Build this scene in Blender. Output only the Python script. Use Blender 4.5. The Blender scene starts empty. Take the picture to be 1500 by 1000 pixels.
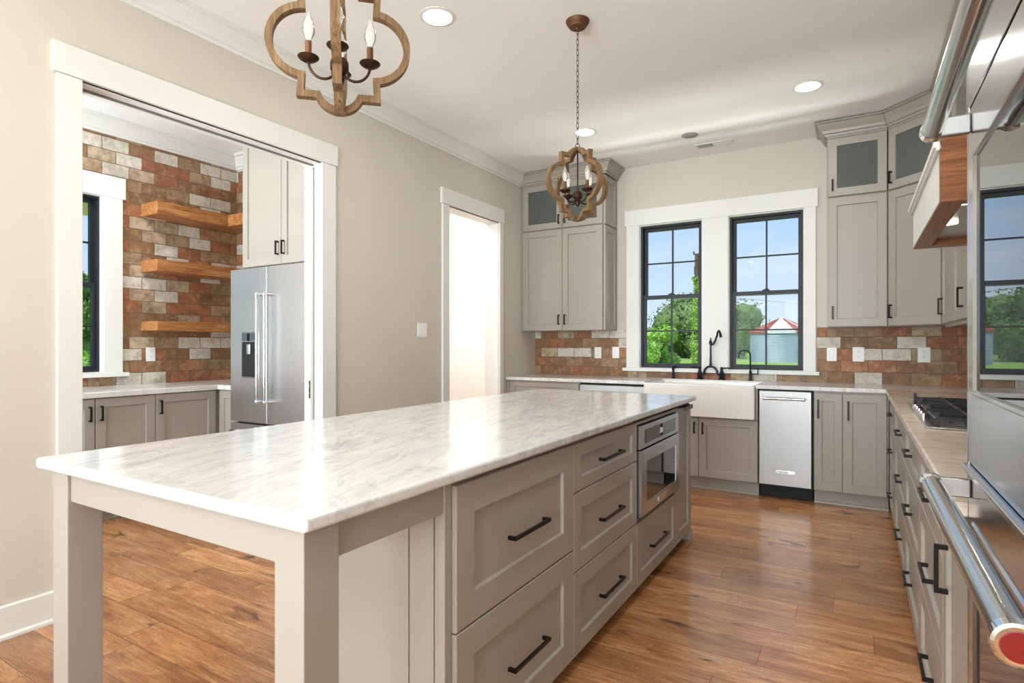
import bpy, bmesh, math, random
from mathutils import Vector, Matrix, noise
S = bpy.context.scene
COL = S.collection
PI = math.pi
random.seed(11)

# ------------------------------------------------------------------ camera
cd = bpy.data.cameras.new('camera'); cam = bpy.data.objects.new('camera', cd); COL.objects.link(cam)
cd.sensor_width = 36; cd.lens = 849.532 / 1500 * 36; cd.shift_y = 4.641 / 1500
cd.clip_start = .05; cd.clip_end = 2000
cam.location = (3.104, -5.718, 1.242); cam.rotation_euler = (PI / 2, 0, math.radians(30.828))
S.camera = cam
S.view_settings.view_transform = 'Standard'; S.view_settings.look = 'None'
S.view_settings.gamma = 1; S.view_settings.use_curve_mapping = False
S.view_settings.exposure = 0.27

# ------------------------------------------------------------------ node helpers
def lin(c):
    return tuple(((x / 255) / 12.92 if x / 255 <= .04045 else ((x / 255 + .055) / 1.055) ** 2.4) for x in c) + (1,)

class N:
    def __init__(s, nt): s.nt = nt
    def n(s, t, ins=None, **kw):
        o = s.nt.nodes.new('ShaderNode' + t)
        for k, v in kw.items(): setattr(o, k, v)
        for k, v in (ins or {}).items():
            i = o.inputs[k]
            if isinstance(v, bpy.types.NodeSocket): s.nt.links.new(v, i)
            else: i.default_value = v
        return o
    def ramp(s, fac, stops, interp='LINEAR'):
        r = s.n('ValToRGB', {'Fac': fac}); e = r.color_ramp; e.interpolation = interp
        while len(e.elements) < len(stops): e.elements.new(.5)
        for el, (p, c) in zip(e.elements, stops):
            el.position = p; el.color = c if len(c) == 4 else lin(c)
        return r.outputs[0]
    def mix(s, f, a, b, mode='MIX'):
        m = s.n('Mix', data_type='RGBA', blend_type=mode)
        for i, v in ((0, f), (6, a), (7, b)):
            if isinstance(v, bpy.types.NodeSocket): s.nt.links.new(v, m.inputs[i])
            else: m.inputs[i].default_value = v
        return m.outputs[2]
    def math(s, op, a, b=0.0, clamp=False):
        m = s.n('Math', operation=op, use_clamp=clamp)
        for i, v in ((0, a), (1, b)):
            if isinstance(v, bpy.types.NodeSocket): s.nt.links.new(v, m.inputs[i])
            else: m.inputs[i].default_value = v
        return m.outputs[0]
    def coord(s, scale=(1, 1, 1), rot=(0, 0, 0), loc=(0, 0, 0)):
        g = s.n('NewGeometry')
        return s.n('Mapping', {'Vector': g.outputs['Position'], 'Scale': scale, 'Rotation': rot, 'Location': loc}).outputs[0]
    def noise(s, v, scale, detail=4, rough=.55, dist=0):
        return s.n('TexNoise', {'Vector': v, 'Scale': scale, 'Detail': detail, 'Roughness': rough, 'Distortion': dist}).outputs[0]

MATS = {}
def newmat(name):
    m = bpy.data.materials.new(name); m.use_nodes = True; MATS[name] = m
    nt = m.node_tree; p = nt.nodes['Principled BSDF']
    return m, N(nt), p

def paint(name, rgb, rough=.5, var=.03, bump=.02, scale=60, metal=0, coat=0, spec=.5):
    m, n, p = newmat(name)
    v = n.coord()
    f = n.noise(v, 3, 3)
    c = lin(rgb)
    d = tuple(x * (1 - var) for x in c[:3]) + (1,); l = tuple(min(1, x * (1 + var)) for x in c[:3]) + (1,)
    n.nt.links.new(n.ramp(f, [(.3, d), (.7, l)]), p.inputs['Base Color'])
    p.inputs['Roughness'].default_value = rough; p.inputs['Metallic'].default_value = metal
    p.inputs['Coat Weight'].default_value = coat; p.inputs['Specular IOR Level'].default_value = spec
    if bump:
        b = n.n('Bump', {'Height': n.noise(v, scale, 2), 'Strength': bump, 'Distance': .002})
        n.nt.links.new(b.outputs[0], p.inputs['Normal'])
    return m

# ------------------------------------------------------------------ sky, sun
W = bpy.data.worlds.new('sky'); S.world = W; W.use_nodes = True
n = N(W.node_tree); bg = W.node_tree.nodes['Background']
d = n.n('TexCoord').outputs['Generated']
z = n.n('SeparateXYZ', {'Vector': d}).outputs[2]
sky = n.ramp(n.math('MULTIPLY', z, 1.0), [(0.0, (222, 236, 250)), (.10, (200, 224, 251)), (.28, (160, 204, 250)), (.7, (110, 168, 236))])
cl = n.noise(n.n('Mapping', {'Vector': d, 'Scale': (1.6, 1.6, 6), 'Location': (.3, .1, .2)}).outputs[0], 2.6, 6, .6, .5)
cm = n.ramp(cl, [(.5, (0, 0, 0, 1)), (.8, (.6, .6, .6, 1))])
n.nt.links.new(n.mix(cm, sky, lin((236, 242, 250))), bg.inputs[0])
bg.inputs[1].default_value = .92
sd = bpy.data.lights.new('sun', 'SUN'); sd.energy = 3.6; sd.angle = math.radians(1.2); sd.color = (1, .95, .86)
sun = bpy.data.objects.new('sun', sd); COL.objects.link(sun); sun.rotation_euler = (math.radians(30), math.radians(-16), 0)

def area(name, loc, rot, sx, sy, w, col=(1, 1, 1), shape='RECTANGLE', spread=180):
    l = bpy.data.lights.new(name, 'AREA'); l.shape = shape; l.size = sx; l.size_y = sy; l.energy = w; l.color = col
    l.spread = math.radians(spread)
    o = bpy.data.objects.new(name, l); COL.objects.link(o); o.location = loc; o.rotation_euler = rot
    return o
# lamps added as daylight outside the unseen rear windows, tilted up to brighten the ceiling
REAR = -9.2
for i, x in enumerate((.85, 2.0, 3.15)):
    area('window_fill_lamp', (x, REAR - .2, 1.55), (PI / 2 + math.radians(45), 0, 0), .95, 2.3, 135, (.85, .93, 1), spread=165)
# lamps added out of view below the kitchen sills, brightening the ceiling
for x in (1.51, 2.38):
    area('window_fill_lamp', (x, .75, .35), (PI - math.radians(42), 0, 0), .9, .7, 150, (.96, 1, .96))
area('window_fill_lamp', (-1.1, -6.05, 1.6), (PI / 2 + math.radians(30), 0, 0), 1.0, 1.7, 110, (.80, .91, 1))  # fill lamp added outside the unseen pantry front window to brighten the pantry

CANS = [(1.114, -3.184), (1.11, -1.168), (2.801, -1.175), (2.80, -3.184), (1.11, -5.4), (2.80, -5.4), (1.11, -7.6), (2.80, -7.6)]  # first three seen, the others added out of view to light the room

# ------------------------------------------------------------------ materials
wall_m = paint('wall_paint', (206, 199, 186), .85, .015, .03, 180)
ceil_m = paint('ceiling_paint', (241, 241, 239), .9, .01, .02, 160)
trim_m = paint('trim_paint', (226, 225, 219), .42, .01, 0)
hall_m = paint('white_wall_paint', (240, 238, 235), .8, .01, .02, 160)
cab_m = paint('greige_cabinet_paint', (162, 155, 145), .38, .015, .01, 120)
cabin_m = paint('cabinet_interior', (150, 146, 136), .6, .02, 0)
black_m = paint('black_window_paint', (20, 26, 32), .5, .05, 0)
pull_m = paint('dark_bronze_metal', (32, 29, 28), .32, .08, 0, metal=.6)
dark_m = paint('dark_gap', (16, 16, 17), .6, .05, 0)
white_m = paint('white_porcelain', (238, 236, 230), .12, .01, 0, coat=.4)
plate_m = paint('white_plastic', (238, 238, 236), .35, .01, 0)
chrome_m = paint('chrome', (225, 228, 232), .06, .01, 0, metal=1)
faucet_m = paint('black_faucet_metal', (38, 42, 50), .22, .06, 0, metal=.7)
iron_m = paint('cast_iron', (34, 34, 38), .38, .1, .2, 300, metal=.3)
brown_m = paint('rusty_bronze_metal', (66, 44, 32), .45, .25, .1, 200, metal=.75)
candle_m = paint('bronze_candle_sleeve', (104, 66, 40), .55, .3, .1, 200, metal=.4)
red_m = paint('red_enamel', (112, 5, 8), .25, .08, 0, coat=.6)
concrete_m = paint('grey_speaker_mesh', (150, 150, 146), .7, .1, .2, 900)
slot_m = paint('grey_slot', (120, 120, 118), .6, .05, 0)

def steel(name, rough, rgb=(196, 196, 197), vec=(2, 2, 160)):
    m, n, p = newmat(name)
    g = n.noise(n.coord(vec), 1, 3)
    n.nt.links.new(n.ramp(g, [(.3, tuple(x * .93 for x in lin(rgb)[:3]) + (1,)), (.7, lin(rgb))]), p.inputs['Base Color'])
    p.inputs['Metallic'].default_value = 1
    n.nt.links.new(n.math('ADD', n.math('MULTIPLY', g, .08), rough - .04), p.inputs['Roughness'])
    return m
steel_m = steel('brushed_stainless_steel', .24)
steelv_m = steel('stainless_vertical_grain', .34, (206, 206, 207), (400, 400, 2))
ice_m = steel('satin_stainless_door', .44, (176, 175, 172), (300, 300, 2))
mount_m = steel('satin_steel_mount', .3, (150, 148, 145))
bar_m = steel('polished_steel_bar', .16, (205, 205, 206), (400, 2, 400))
ovenst_m = steel('smooth_stainless_steel', .15, (200, 200, 203), (3, 3, 60))

def glassmat(name, tint, refl_ior, rough=0.0, base_mix=0.0, base=(0, 0, 0, 1)):
    m = bpy.data.materials.new(name); m.use_nodes = True; nt = m.node_tree; n = N(nt)
    for x in list(nt.nodes): nt.nodes.remove(x)
    out = n.n('OutputMaterial'); fr = n.n('Fresnel', {'IOR': refl_ior})
    tr = n.n('BsdfTransparent', {'Color': tint}); gl = n.n('BsdfGlossy', {'Roughness': rough, 'Color': (1, 1, 1, 1)})
    wv = n.noise(n.coord(), .8, 1)
    gl.inputs['Roughness'].default_value = rough
    src = tr.outputs[0]
    if base_mix:
        df = n.n('BsdfDiffuse', {'Color': n.ramp(wv, [(.3, base), (.7, tuple(x * 1.06 for x in base[:3]) + (1,))])})
        src = n.n('MixShader', {0: base_mix, 1: src, 2: df.outputs[0]}).outputs[0]
    else:
        n.nt.links.new(n.ramp(wv, [(.2, tint), (.8, tuple(x * .985 for x in tint[:3]) + (1,))]), tr.inputs[0])
    mx = n.n('MixShader', {0: fr.outputs[0], 1: src, 2: gl.outputs[0]})
    nt.links.new(mx.outputs[0], out.inputs[0]); return m
glass_m = glassmat('window_glass', (.98, .985, .985, 1), 1.1)
cabglass_m = glassmat('frosted_cabinet_glass', (.5, .52, .5, 1), 1.5, .12, .55, lin((112, 118, 112)))
ovenglass_m = glassmat('dark_oven_glass', (.03, .03, .03, 1), 2.3, 0.0, .9, lin((26, 27, 29)))
bulb_m = glassmat('clear_bulb_glass', (.98, .97, .94, 1), 1.2, .02, .22, (.9, .88, .84, 1))

def emis(name, col, st):
    m = bpy.data.materials.new(name); m.use_nodes = True; nt = m.node_tree; n = N(nt)
    for x in list(nt.nodes): nt.nodes.remove(x)
    out = n.n('OutputMaterial'); e = n.n('Emission', {'Color': n.ramp(n.noise(n.coord(), 5), [(0, col), (1, col)]), 'Strength': st})
    nt.links.new(e.outputs[0], out.inputs[0]); return m
lens_m = emis('lit_lens', (1, .98, .95, 1), 6)
hoodlens_m = emis('lit_hood_lamp', (1, .88, .7, 1), 7)
fil_m = emis('glowing_filament', (1, .85, .6, 1), 2.2)

def floor_mat():
    m, n, p = newmat('hickory_plank_floor')
    pos = n.coord(); sp = n.n('SeparateXYZ', {'Vector': pos}); RH = .165
    row = n.math('FLOOR', n.math('DIVIDE', sp.outputs[1], RH))
    wn = n.n('TexWhiteNoise', {'W': row}, noise_dimensions='1D').outputs[0]
    bv = n.n('CombineXYZ', {'X': n.math('ADD', sp.outputs[0], n.math('MULTIPLY', wn, 9.0)), 'Y': sp.outputs[1], 'Z': 0.0}).outputs[0]
    br = n.n('TexBrick', {'Vector': bv, 'Color1': (0, 0, 0, 1), 'Color2': (1, 1, 1, 1), 'Mortar': (.5, .5, .5, 1), 'Scale': 1.0,
             'Mortar Size': .0015, 'Mortar Smooth': .3, 'Bias': 0, 'Brick Width': 1.45, 'Row Height': RH}, offset=0.0, offset_frequency=2, squash=1)
    rnd = br.outputs[0]; mort = br.outputs[1]
    off = n.n('CombineXYZ', {'X': n.math('MULTIPLY', rnd, 37.0), 'Y': n.math('MULTIPLY', rnd, 13.0), 'Z': rnd})
    v = n.n('VectorMath', {0: pos, 1: off.outputs[0]}, operation='ADD').outputs[0]
    S_ = lambda a, b: n.n('Mapping', {'Vector': v, 'Scale': (a, b, 1)}).outputs[0]
    big = n.noise(S_(1.5, 7), 1.2, 5, .62, 1.2)
    fine = n.noise(S_(5, 60), 1.4, 4, .68, .8)
    fig = n.noise(S_(2.2, 13), 1.6, 6, .6, 2.6)
    lines = n.math('ABSOLUTE', n.math('SUBTRACT', n.math('FRACT', n.math('MULTIPLY', fig, 11.0)), .5))
    c = n.ramp(big, [(.2, (132, 88, 56)), (.42, (184, 128, 82)), (.58, (208, 154, 104)), (.8, (228, 186, 138))])
    pl = n.ramp(rnd, [(0, (.66, .62, .60, 1)), (.3, (.92, .88, .86, 1)), (.6, (1.06, 1.02, .98, 1)), (1, (1.2, 1.16, 1.1, 1))])
    c = n.mix(1.0, c, pl, 'MULTIPLY')
    c = n.mix(n.ramp(lines, [(.0, (.5, .5, .5, 1)), (.2, (0, 0, 0, 1))]), c, lin((112, 68, 42)))
    c = n.mix(n.ramp(fine, [(.36, (.5, .5, .5, 1)), (.58, (0, 0, 0, 1))]), c, lin((92, 54, 34)))
    kn = n.noise(S_(2.0, 5.5), 1.7, 3, .5, .9)
    c = n.mix(n.ramp(kn, [(.62, (0, 0, 0, 1)), (.74, (.85, .85, .85, 1))]), c, lin((64, 36, 26)))
    c = n.mix(n.math('MULTIPLY', mort, .8), c, lin((64, 36, 22)))
    n.nt.links.new(c, p.inputs['Base Color'])
    n.nt.links.new(n.ramp(fine, [(.2, (.30, .30, .30, 1)), (.8, (.2, .2, .2, 1))]), p.inputs['Roughness'])
    h = n.math('SUBTRACT', n.math('MULTIPLY', big, .5), n.math('MULTIPLY', mort, 1.0))
    b = n.n('Bump', {'Height': h, 'Strength': .25, 'Distance': .004}); n.nt.links.new(b.outputs[0], p.inputs['Normal'])
    p.inputs['Coat Weight'].default_value = .25; p.inputs['Coat Roughness'].default_value = .12
    return m
floor_m = floor_mat()

def brick_mat(name, axis, shift=(0, 0)):
    m, n, p = newmat(name)
    g = n.n('NewGeometry').outputs['Position']; s = n.n('SeparateXYZ', {'Vector': g})
    u = n.math('ADD', s.outputs[axis], shift[0]); w = n.math('ADD', s.outputs[2], shift[1])
    v = n.n('CombineXYZ', {'X': u, 'Y': w, 'Z': 0.0}).outputs[0]
    vd = n.n('VectorMath', {0: v, 1: n.n('VectorMath', {0: n.n('TexNoise', {'Vector': g, 'Scale': 14, 'Detail': 2}).outputs[1], 1: (.007, .007, 0)}, operation='MULTIPLY').outputs[0]}, operation='ADD').outputs[0]
    br = n.n('TexBrick', {'Vector': vd, 'Color1': (0, 0, 0, 1), 'Color2': (1, 1, 1, 1), 'Mortar': (.5, .5, .5, 1), 'Scale': 1.0,
             'Mortar Size': .0028, 'Mortar Smooth': .25, 'Bias': 0, 'Brick Width': .2, 'Row Height': .0995}, offset=.5, squash=1)
    rnd, mort = br.outputs[0], br.outputs[1]
    base = n.ramp(rnd, [(0, (150, 108, 76)), (.11, (172, 110, 74)), (.22, (164, 134, 102)), (.43, (180, 126, 88)), (.52, (140, 104, 74)), (.62, (192, 172, 146)), (.72, (162, 102, 70)), (.82, (176, 150, 120))], 'CONSTANT')
    white = n.ramp(rnd, [(0, (0, 0, 0, 1)), (.33, (1, 1, 1, 1)), (.43, (0, 0, 0, 1)), (.86, (1, 1, 1, 1))], 'CONSTANT')
    off = n.n('VectorMath', {0: g, 1: n.n('CombineXYZ', {'X': n.math('MULTIPLY', rnd, 19.0), 'Y': n.math('MULTIPLY', rnd, 7.0), 'Z': 0.0}).outputs[0]}, operation='ADD').outputs[0]
    n1 = n.noise(off, 10, 6, .68, .6); n2 = n.noise(off, 45, 5, .7); n3 = n.noise(off, 17, 5, .6)
    c = n.mix(n.ramp(n1, [(.42, (0, 0, 0, 1)), (.66, (.72, .72, .72, 1))]), base, lin((112, 80, 56)))
    c = n.mix(n.ramp(n3, [(.52, (0, 0, 0, 1)), (.7, (.6, .6, .6, 1))]), c, lin((190, 160, 124)))
    wh = n.mix(n.ramp(n1, [(.46, (0, 0, 0, 1)), (.72, (.6, .6, .6, 1))]), lin((214, 207, 194)), lin((160, 138, 112)))
    c = n.mix(white, c, wh)
    c = n.mix(n.ramp(n2, [(.5, (0, 0, 0, 1)), (.75, (.5, .5, .5, 1))]), c, lin((92, 72, 54)))
    c = n.mix(n.ramp(n.noise(g, 3.2, 5, .7, .5), [(.53, (0, 0, 0, 1)), (.74, (.6, .6, .6, 1))]), c, lin((78, 64, 50)))
    c = n.mix(n.math('MULTIPLY', mort, .9), c, lin((92, 78, 64)))
    n.nt.links.new(c, p.inputs['Base Color']); p.inputs['Roughness'].default_value = .62
    h = n.math('ADD', n.math('MULTIPLY', n1, .35), n.math('SUBTRACT', 1.0, mort))
    b = n.n('Bump', {'Height': h, 'Strength': .5, 'Distance': .004}); n.nt.links.new(b.outputs[0], p.inputs['Normal'])
    return m
brickx_m = brick_mat('brick_tile_back', 0, (.02, -.914))
bricky_m = brick_mat('brick_tile_side', 1, (.03, -.914))

def marble_mat(name, rot, a, bb, veins, vs=.55, rough=.13):
    m, n, p = newmat(name)
    v = n.n('Mapping', {'Vector': n.coord((1, 1, 1), (0, 0, rot)), 'Scale': (3.6, .75, 1.5)}).outputs[0]
    d1 = n.noise(v, 2.0, 6, .62, 1.0); d2 = n.noise(v, 6.5, 7, .7, .8); cloud = n.noise(n.coord(), 1.6, 4, .6, .6)
    c = n.ramp(d1, [(.3, a), (.62, bb)])
    vein = n.ramp(d2, [(.40, (vs, vs, vs, 1)), (.53, (0, 0, 0, 1))])
    c = n.mix(vein, c, lin(veins))
    thin = n.math('ABSOLUTE', n.math('SUBTRACT', n.noise(n.n('Mapping', {'Vector': n.coord((1, 1, 1), (0, 0, rot)), 'Scale': (2.2, .8, 1)}).outputs[0], 2.2, 5, .6, 1.0), .5))
    c = n.mix(n.ramp(thin, [(0, (.28, .28, .28, 1)), (.022, (0, 0, 0, 1))]), c, lin(tuple(x * .8 for x in veins)))
    c = n.mix(n.ramp(cloud, [(.35, (0, 0, 0, 1)), (.75, (.4, .4, .4, 1))]), c, lin(bb))
    n.nt.links.new(c, p.inputs['Base Color']); p.inputs['Roughness'].default_value = rough
    p.inputs['Coat Weight'].default_value = .1; p.inputs['Coat Roughness'].default_value = .06
    return m
marble_m = marble_mat('white_marble', -.3, (212, 211, 209), (226, 225, 221), (176, 176, 178), .45, .16)
tan_top_m = marble_mat('tan_veined_top', PI / 2 + .05, (208, 192, 174), (222, 211, 198), (178, 150, 126), .75)  # marble pattern coloured tan with darker tan veins

def wood_mat(name, axis, c0, c1, c2, rough=.42, sc=1.0):
    m, n, p = newmat(name)
    k = [26 * sc] * 3; k[axis] = 2.2 * sc
    g = n.noise(n.coord(tuple(k)), 1.0, 6, .62, 1.2); f = n.noise(n.coord(tuple(x * 4 for x in k)), 1.2, 4, .6, .4)
    c = n.ramp(g, [(.25, c0), (.5, c1), (.75, c2)])
    c = n.mix(n.ramp(f, [(.32, (.55, .55, .55, 1)), (.55, (0, 0, 0, 1))]), c, lin(tuple(x * .6 for x in c0)))
    n.nt.links.new(c, p.inputs['Base Color']); p.inputs['Roughness'].default_value = rough
    b = n.n('Bump', {'Height': f, 'Strength': .2, 'Distance': .002}); n.nt.links.new(b.outputs[0], p.inputs['Normal'])
    return m
shelf_m = wood_mat('oiled_shelf_wood', 1, (122, 72, 36), (174, 114, 64), (206, 152, 98), .5)
hood_m = wood_mat('stained_hood_wood', 0, (98, 54, 26), (142, 86, 46), (168, 108, 64), .35)
hoody_m = wood_mat('stained_hood_wood_side', 1, (98, 54, 26), (142, 86, 46), (168, 108, 64), .35)
orb_m = wood_mat('weathered_pendant_wood', 2, (78, 56, 34), (124, 93, 58), (158, 130, 94), .75, 2.2)

def leaf_mat(name, a, b, c):
    m, n, p = newmat(name)
    f = n.noise(n.coord(), 1.3, 4, .7)
    n.nt.links.new(n.ramp(f, [(.3, a), (.5, b), (.72, c)]), p.inputs['Base Color']); p.inputs['Roughness'].default_value = .75
    p.inputs['Specular IOR Level'].default_value = .2
    return m
leafd_m = leaf_mat('dark_leaves', (66, 92, 52), (104, 130, 74), (150, 166, 106))
leafm_m = leaf_mat('mid_leaves', (74, 104, 50), (112, 146, 70), (150, 180, 98))
leafl_m = leaf_mat('bright_leaves', (104, 146, 52), (148, 188, 80), (200, 222, 136))
bark_m = paint('tree_bark', (92, 78, 64), .9, .2, .4, 30)
def grass_mat():
    m, n, p = newmat('meadow_grass')
    f = n.noise(n.coord(), .25, 6, .7); g = n.noise(n.coord(), 9, 3, .7)
    c = n.mix(n.ramp(g, [(.3, (0, 0, 0, 1)), (.7, (.5, .5, .5, 1))]), n.ramp(f, [(.3, (116, 158, 62)), (.55, (150, 182, 84)), (.75, (186, 196, 116))]), lin((96, 140, 52)))
    n.nt.links.new(c, p.inputs['Base Color']); p.inputs['Roughness'].default_value = .95; return m
grass_m = grass_mat()
def silo_mat():
    m, n, p = newmat('galvanized_corrugated_steel')
    s = n.n('SeparateXYZ', {'Vector': n.n('NewGeometry').outputs['Position']})
    wv = n.math('SINE', n.math('MULTIPLY', s.outputs[2], 42.0))
    f = n.noise(n.coord((.6, .6, .15)), 1.4, 4, .6)
    n.nt.links.new(n.ramp(f, [(.3, (126, 144, 162)), (.7, (172, 186, 200))]), p.inputs['Base Color'])
    p.inputs['Metallic'].default_value = .25; p.inputs['Roughness'].default_value = .5
    b = n.n('Bump', {'Height': wv, 'Strength': .5, 'Distance': .03}); n.nt.links.new(b.outputs[0], p.inputs['Normal']); return m
silo_m = silo_mat()
roofr_m = paint('rusty_red_roof', (166, 92, 78), .7, .25, .1, 20)
roofw_m = paint('bare_tin_roof', (224, 226, 228), .5, .08, .1, 20)

# ------------------------------------------------------------------ object helpers
OFF = {}
def tag(o, label=None, cat=None, group=None, kind=None):
    if label: o['label'] = label
    if cat: o['category'] = cat
    if group: o['group'] = group
    if kind: o['kind'] = kind
    return o
def thing(name, loc, label=None, cat=None, group=None, kind=None):
    o = bpy.data.objects.new(name, None); COL.objects.link(o); o.location = loc; o.empty_display_size = .1
    OFF[o.name] = Vector(loc); return tag(o, label, cat, group, kind)

class G:
    """collects geometry (world coordinates) and links it as ONE mesh object"""
    def __init__(s): s.bm = bmesh.new()
    def hexa(s, P):
        v = [s.bm.verts.new(p) for p in P]
        for f in ((0, 1, 2, 3), (7, 6, 5, 4), (0, 4, 5, 1), (1, 5, 6, 2), (2, 6, 7, 3), (3, 7, 4, 0)):
            s.bm.faces.new([v[i] for i in f])
        return s
    def box(s, x0, x1, y0, y1, z0, z1):
        return s.hexa([(x0, y0, z0), (x1, y0, z0), (x1, y1, z0), (x0, y1, z0), (x0, y0, z1), (x1, y0, z1), (x1, y1, z1), (x0, y1, z1)])
    def fbox(s, F, u0, u1, d0, d1, z0, z1):
        return s.hexa([F(u0, d0, z0), F(u1, d0, z0), F(u1, d1, z0), F(u0, d1, z0), F(u0, d0, z1), F(u1, d0, z1), F(u1, d1, z1), F(u0, d1, z1)])
    def loft(s, rings, closed=True, cap=True, loop=False):
        R = [[s.bm.verts.new(p) for p in r] for r in rings]; k = len(R[0])
        m = len(R) if loop else len(R) - 1
        for i in range(m):
            A, B = R[i], R[(i + 1) % len(R)]
            for j in range(k if closed else k - 1):
                try: s.bm.faces.new((A[j], A[(j + 1) % k], B[(j + 1) % k], B[j]))
                except ValueError: pass
        if cap and not loop and closed:
            s.bm.faces.new(R[0][::-1]); s.bm.faces.new(R[-1])
        return s
    def lathe(s, c, prof, k=24, axis=2, loop=False):
        c = Vector(c); rings = []
        for r, h in prof:
            ring = []
            for i in range(k):
                a = 2 * PI * i / k; p = [max(r, 1e-4) * math.cos(a), max(r, 1e-4) * math.sin(a), h]
                if axis == 0: p = [p[2], p[0], p[1]]
                if axis == 1: p = [p[1], p[2], p[0]]
                ring.append(c + Vector(p))
            rings.append(ring)
        return s.loft(rings, loop=loop)
    def tube(s, path, r, k=10, loop=False):
        path = [Vector(p) for p in path]; m = len(path); rings = []
        rr = r if isinstance(r, (list, tuple)) else [r] * m
        prev = None
        for i in range(m):
            a = path[i - 1] if (i or loop) else path[i]; b = path[(i + 1) % m] if (i < m - 1 or loop) else path[i]
            t = (b - a).normalized()
            if prev is None: q = t.orthogonal().normalized()
            else:
                q = prev - t * prev.dot(t)
                q = q.normalized() if q.length > 1e-6 else t.orthogonal().normalized()
            prev = q; w = t.cross(q)
            rings.append([path[i] + (q * math.cos(2 * PI * j / k) + w * math.sin(2 * PI * j / k)) * rr[i] for j in range(k)])
        return s.loft(rings, loop=loop)
    def extr(s, pts, F, u0, u1):
        """profile pts (d,z) extruded along u"""
        return s.loft([[F(u0, a, b) for a, b in pts], [F(u1, a, b) for a, b in pts]])
    def poly(s, pts, z0, z1):
        return s.loft([[(x, y, z0) for x, y in pts], [(x, y, z1) for x, y in pts]])
    def shaker(s, F, u0, u1, z0, z1, d0, d1, rail=.062, rec=.011, hole=False, sl=.004, rb=None):
        rb = rail if rb is None else rb
        def ring(a, d, b=None):
            b = a if b is None else b
            return [F(u0 + a, d, z0 + b), F(u1 - a, d, z0 + b), F(u1 - a, d, z1 - b), F(u0 + a, d, z1 - b)]
        e = .0025
        rs = [ring(0, d0), ring(0, d1 - e), ring(e, d1), ring(rail, d1, rb), ring(rail + sl, d1 - rec, rb + sl)]
        if hole:
            rs += [ring(rail + sl, d0, rb + sl)]
            s.loft(rs, loop=True)
        else: s.loft(rs)
        return s
    def build(s, name, mat, parent=None, smooth=False, bevel=0, seg=2, ang=40):
        bmesh.ops.remove_doubles(s.bm, verts=s.bm.verts, dist=1e-6)
        bmesh.ops.recalc_face_normals(s.bm, faces=s.bm.faces)
        off = OFF[parent.name] if parent is not None else None
        if off is None:
            xs = [v.co for v in s.bm.verts]
            off = Vector(((min(v.x for v in xs) + max(v.x for v in xs)) / 2, (min(v.y for v in xs) + max(v.y for v in xs)) / 2, min(v.z for v in xs)))
        bmesh.ops.translate(s.bm, verts=s.bm.verts, vec=-off)
        me = bpy.data.meshes.new(name); s.bm.to_mesh(me); s.bm.free()
        for m in (mat if isinstance(mat, (list, tuple)) else [mat]): me.materials.append(m)
        o = bpy.data.objects.new(name, me); COL.objects.link(o)
        if parent is not None: o.parent = parent
        else: o.location = off
        OFF[o.name] = off
        if smooth:
            me.polygons.foreach_set('use_smooth', [True] * len(me.polygons))
            md = o.modifiers.new('es', 'EDGE_SPLIT'); md.split_angle = math.radians(ang)
        if bevel:
            b = o.modifiers.new('b', 'BEVEL'); b.width = bevel; b.segments = seg; b.limit_method = 'ANGLE'; b.angle_limit = math.radians(40)
        return o

def frame(O, U, Nn):
    return lambda u, d, z: Vector((O[0] + U[0] * u + Nn[0] * d, O[1] + U[1] * u + Nn[1] * d, z))
FB = frame((0, 0), (1, 0), (0, -1))                 # back run: u = x, d = -y
RWX = 3.945
FR = frame((RWX, 0), (0, -1), (-1, 0))              # right run: u = -y, d = 3.945 - x
FI = frame((0, 0), (0, 1), (1, 0))                  # faces +x : u = y, d = x
q2 = math.sqrt(.5)
FD = frame((3.301, -.335), (q2, -q2), (-q2, -q2))   # diagonal corner cabinet

def struct(o): o['kind'] = 'structure'; return o

# ------------------------------------------------------------------ room shell
CE = 3.05
g = G(); g.box(-6.2, RWX + .3, REAR - .3, .2, -.2, 0); struct(g.build('floor', floor_m))
g = G(); g.box(-6.2, RWX + .3, REAR - .3, .2, CE, CE + .15); struct(g.build('ceiling', ceil_m))
T = .14
def wall_x(name, x0, x1, ya, yb, holes, mat):      # wall with normal x, holes (y0,y1,z0,z1)
    g = G(); ys = ya
    for h in sorted(holes):
        g.box(x0, x1, ys, h[0], 0, CE)
        if h[2] > 0: g.box(x0, x1, h[0], h[1], 0, h[2])
        g.box(x0, x1, h[0], h[1], h[3], CE); ys = h[1]
    g.box(x0, x1, ys, yb, 0, CE); return struct(g.build(name, mat))
def wall_y(name, y0, y1, xa, xb, holes, mat):
    g = G(); xs = xa
    for h in sorted(holes):
        g.box(xs, h[0], y0, y1, 0, CE)
        if h[2] > 0: g.box(h[0], h[1], y0, y1, 0, h[2])
        g.box(h[0], h[1], y0, y1, h[3], CE); xs = h[1]
    g.box(xs, xb, y0, y1, 0, CE); return struct(g.build(name, mat))
D1 = (-4.43, -3.03, 2.463); D2 = (-1.62, -.784, 2.463)
wall_x('wall_left', -T, 0, REAR, 0, [(D1[0], D1[1], 0, D1[2]), (D2[0], D2[1], 0, D2[2])], wall_m)
WIN = [(1.195, 1.825), (2.055, 2.700)]; WZ = (1.005, 2.45)
wall_y('wall_back', 0, .16, -T, RWX + .16, [(a, b, WZ[0], WZ[1]) for a, b in WIN], wall_m)
wall_x('wall_right', RWX, RWX + .16, REAR, 0, [], wall_m)
RW = [(.4, 1.3), (1.55, 2.45), (2.7, 3.6)]
wall_y('wall_rear', REAR - .16, REAR, -T, RWX + .16, [(a, b, .3, 2.75) for a, b in RW], wall_m)
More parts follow.
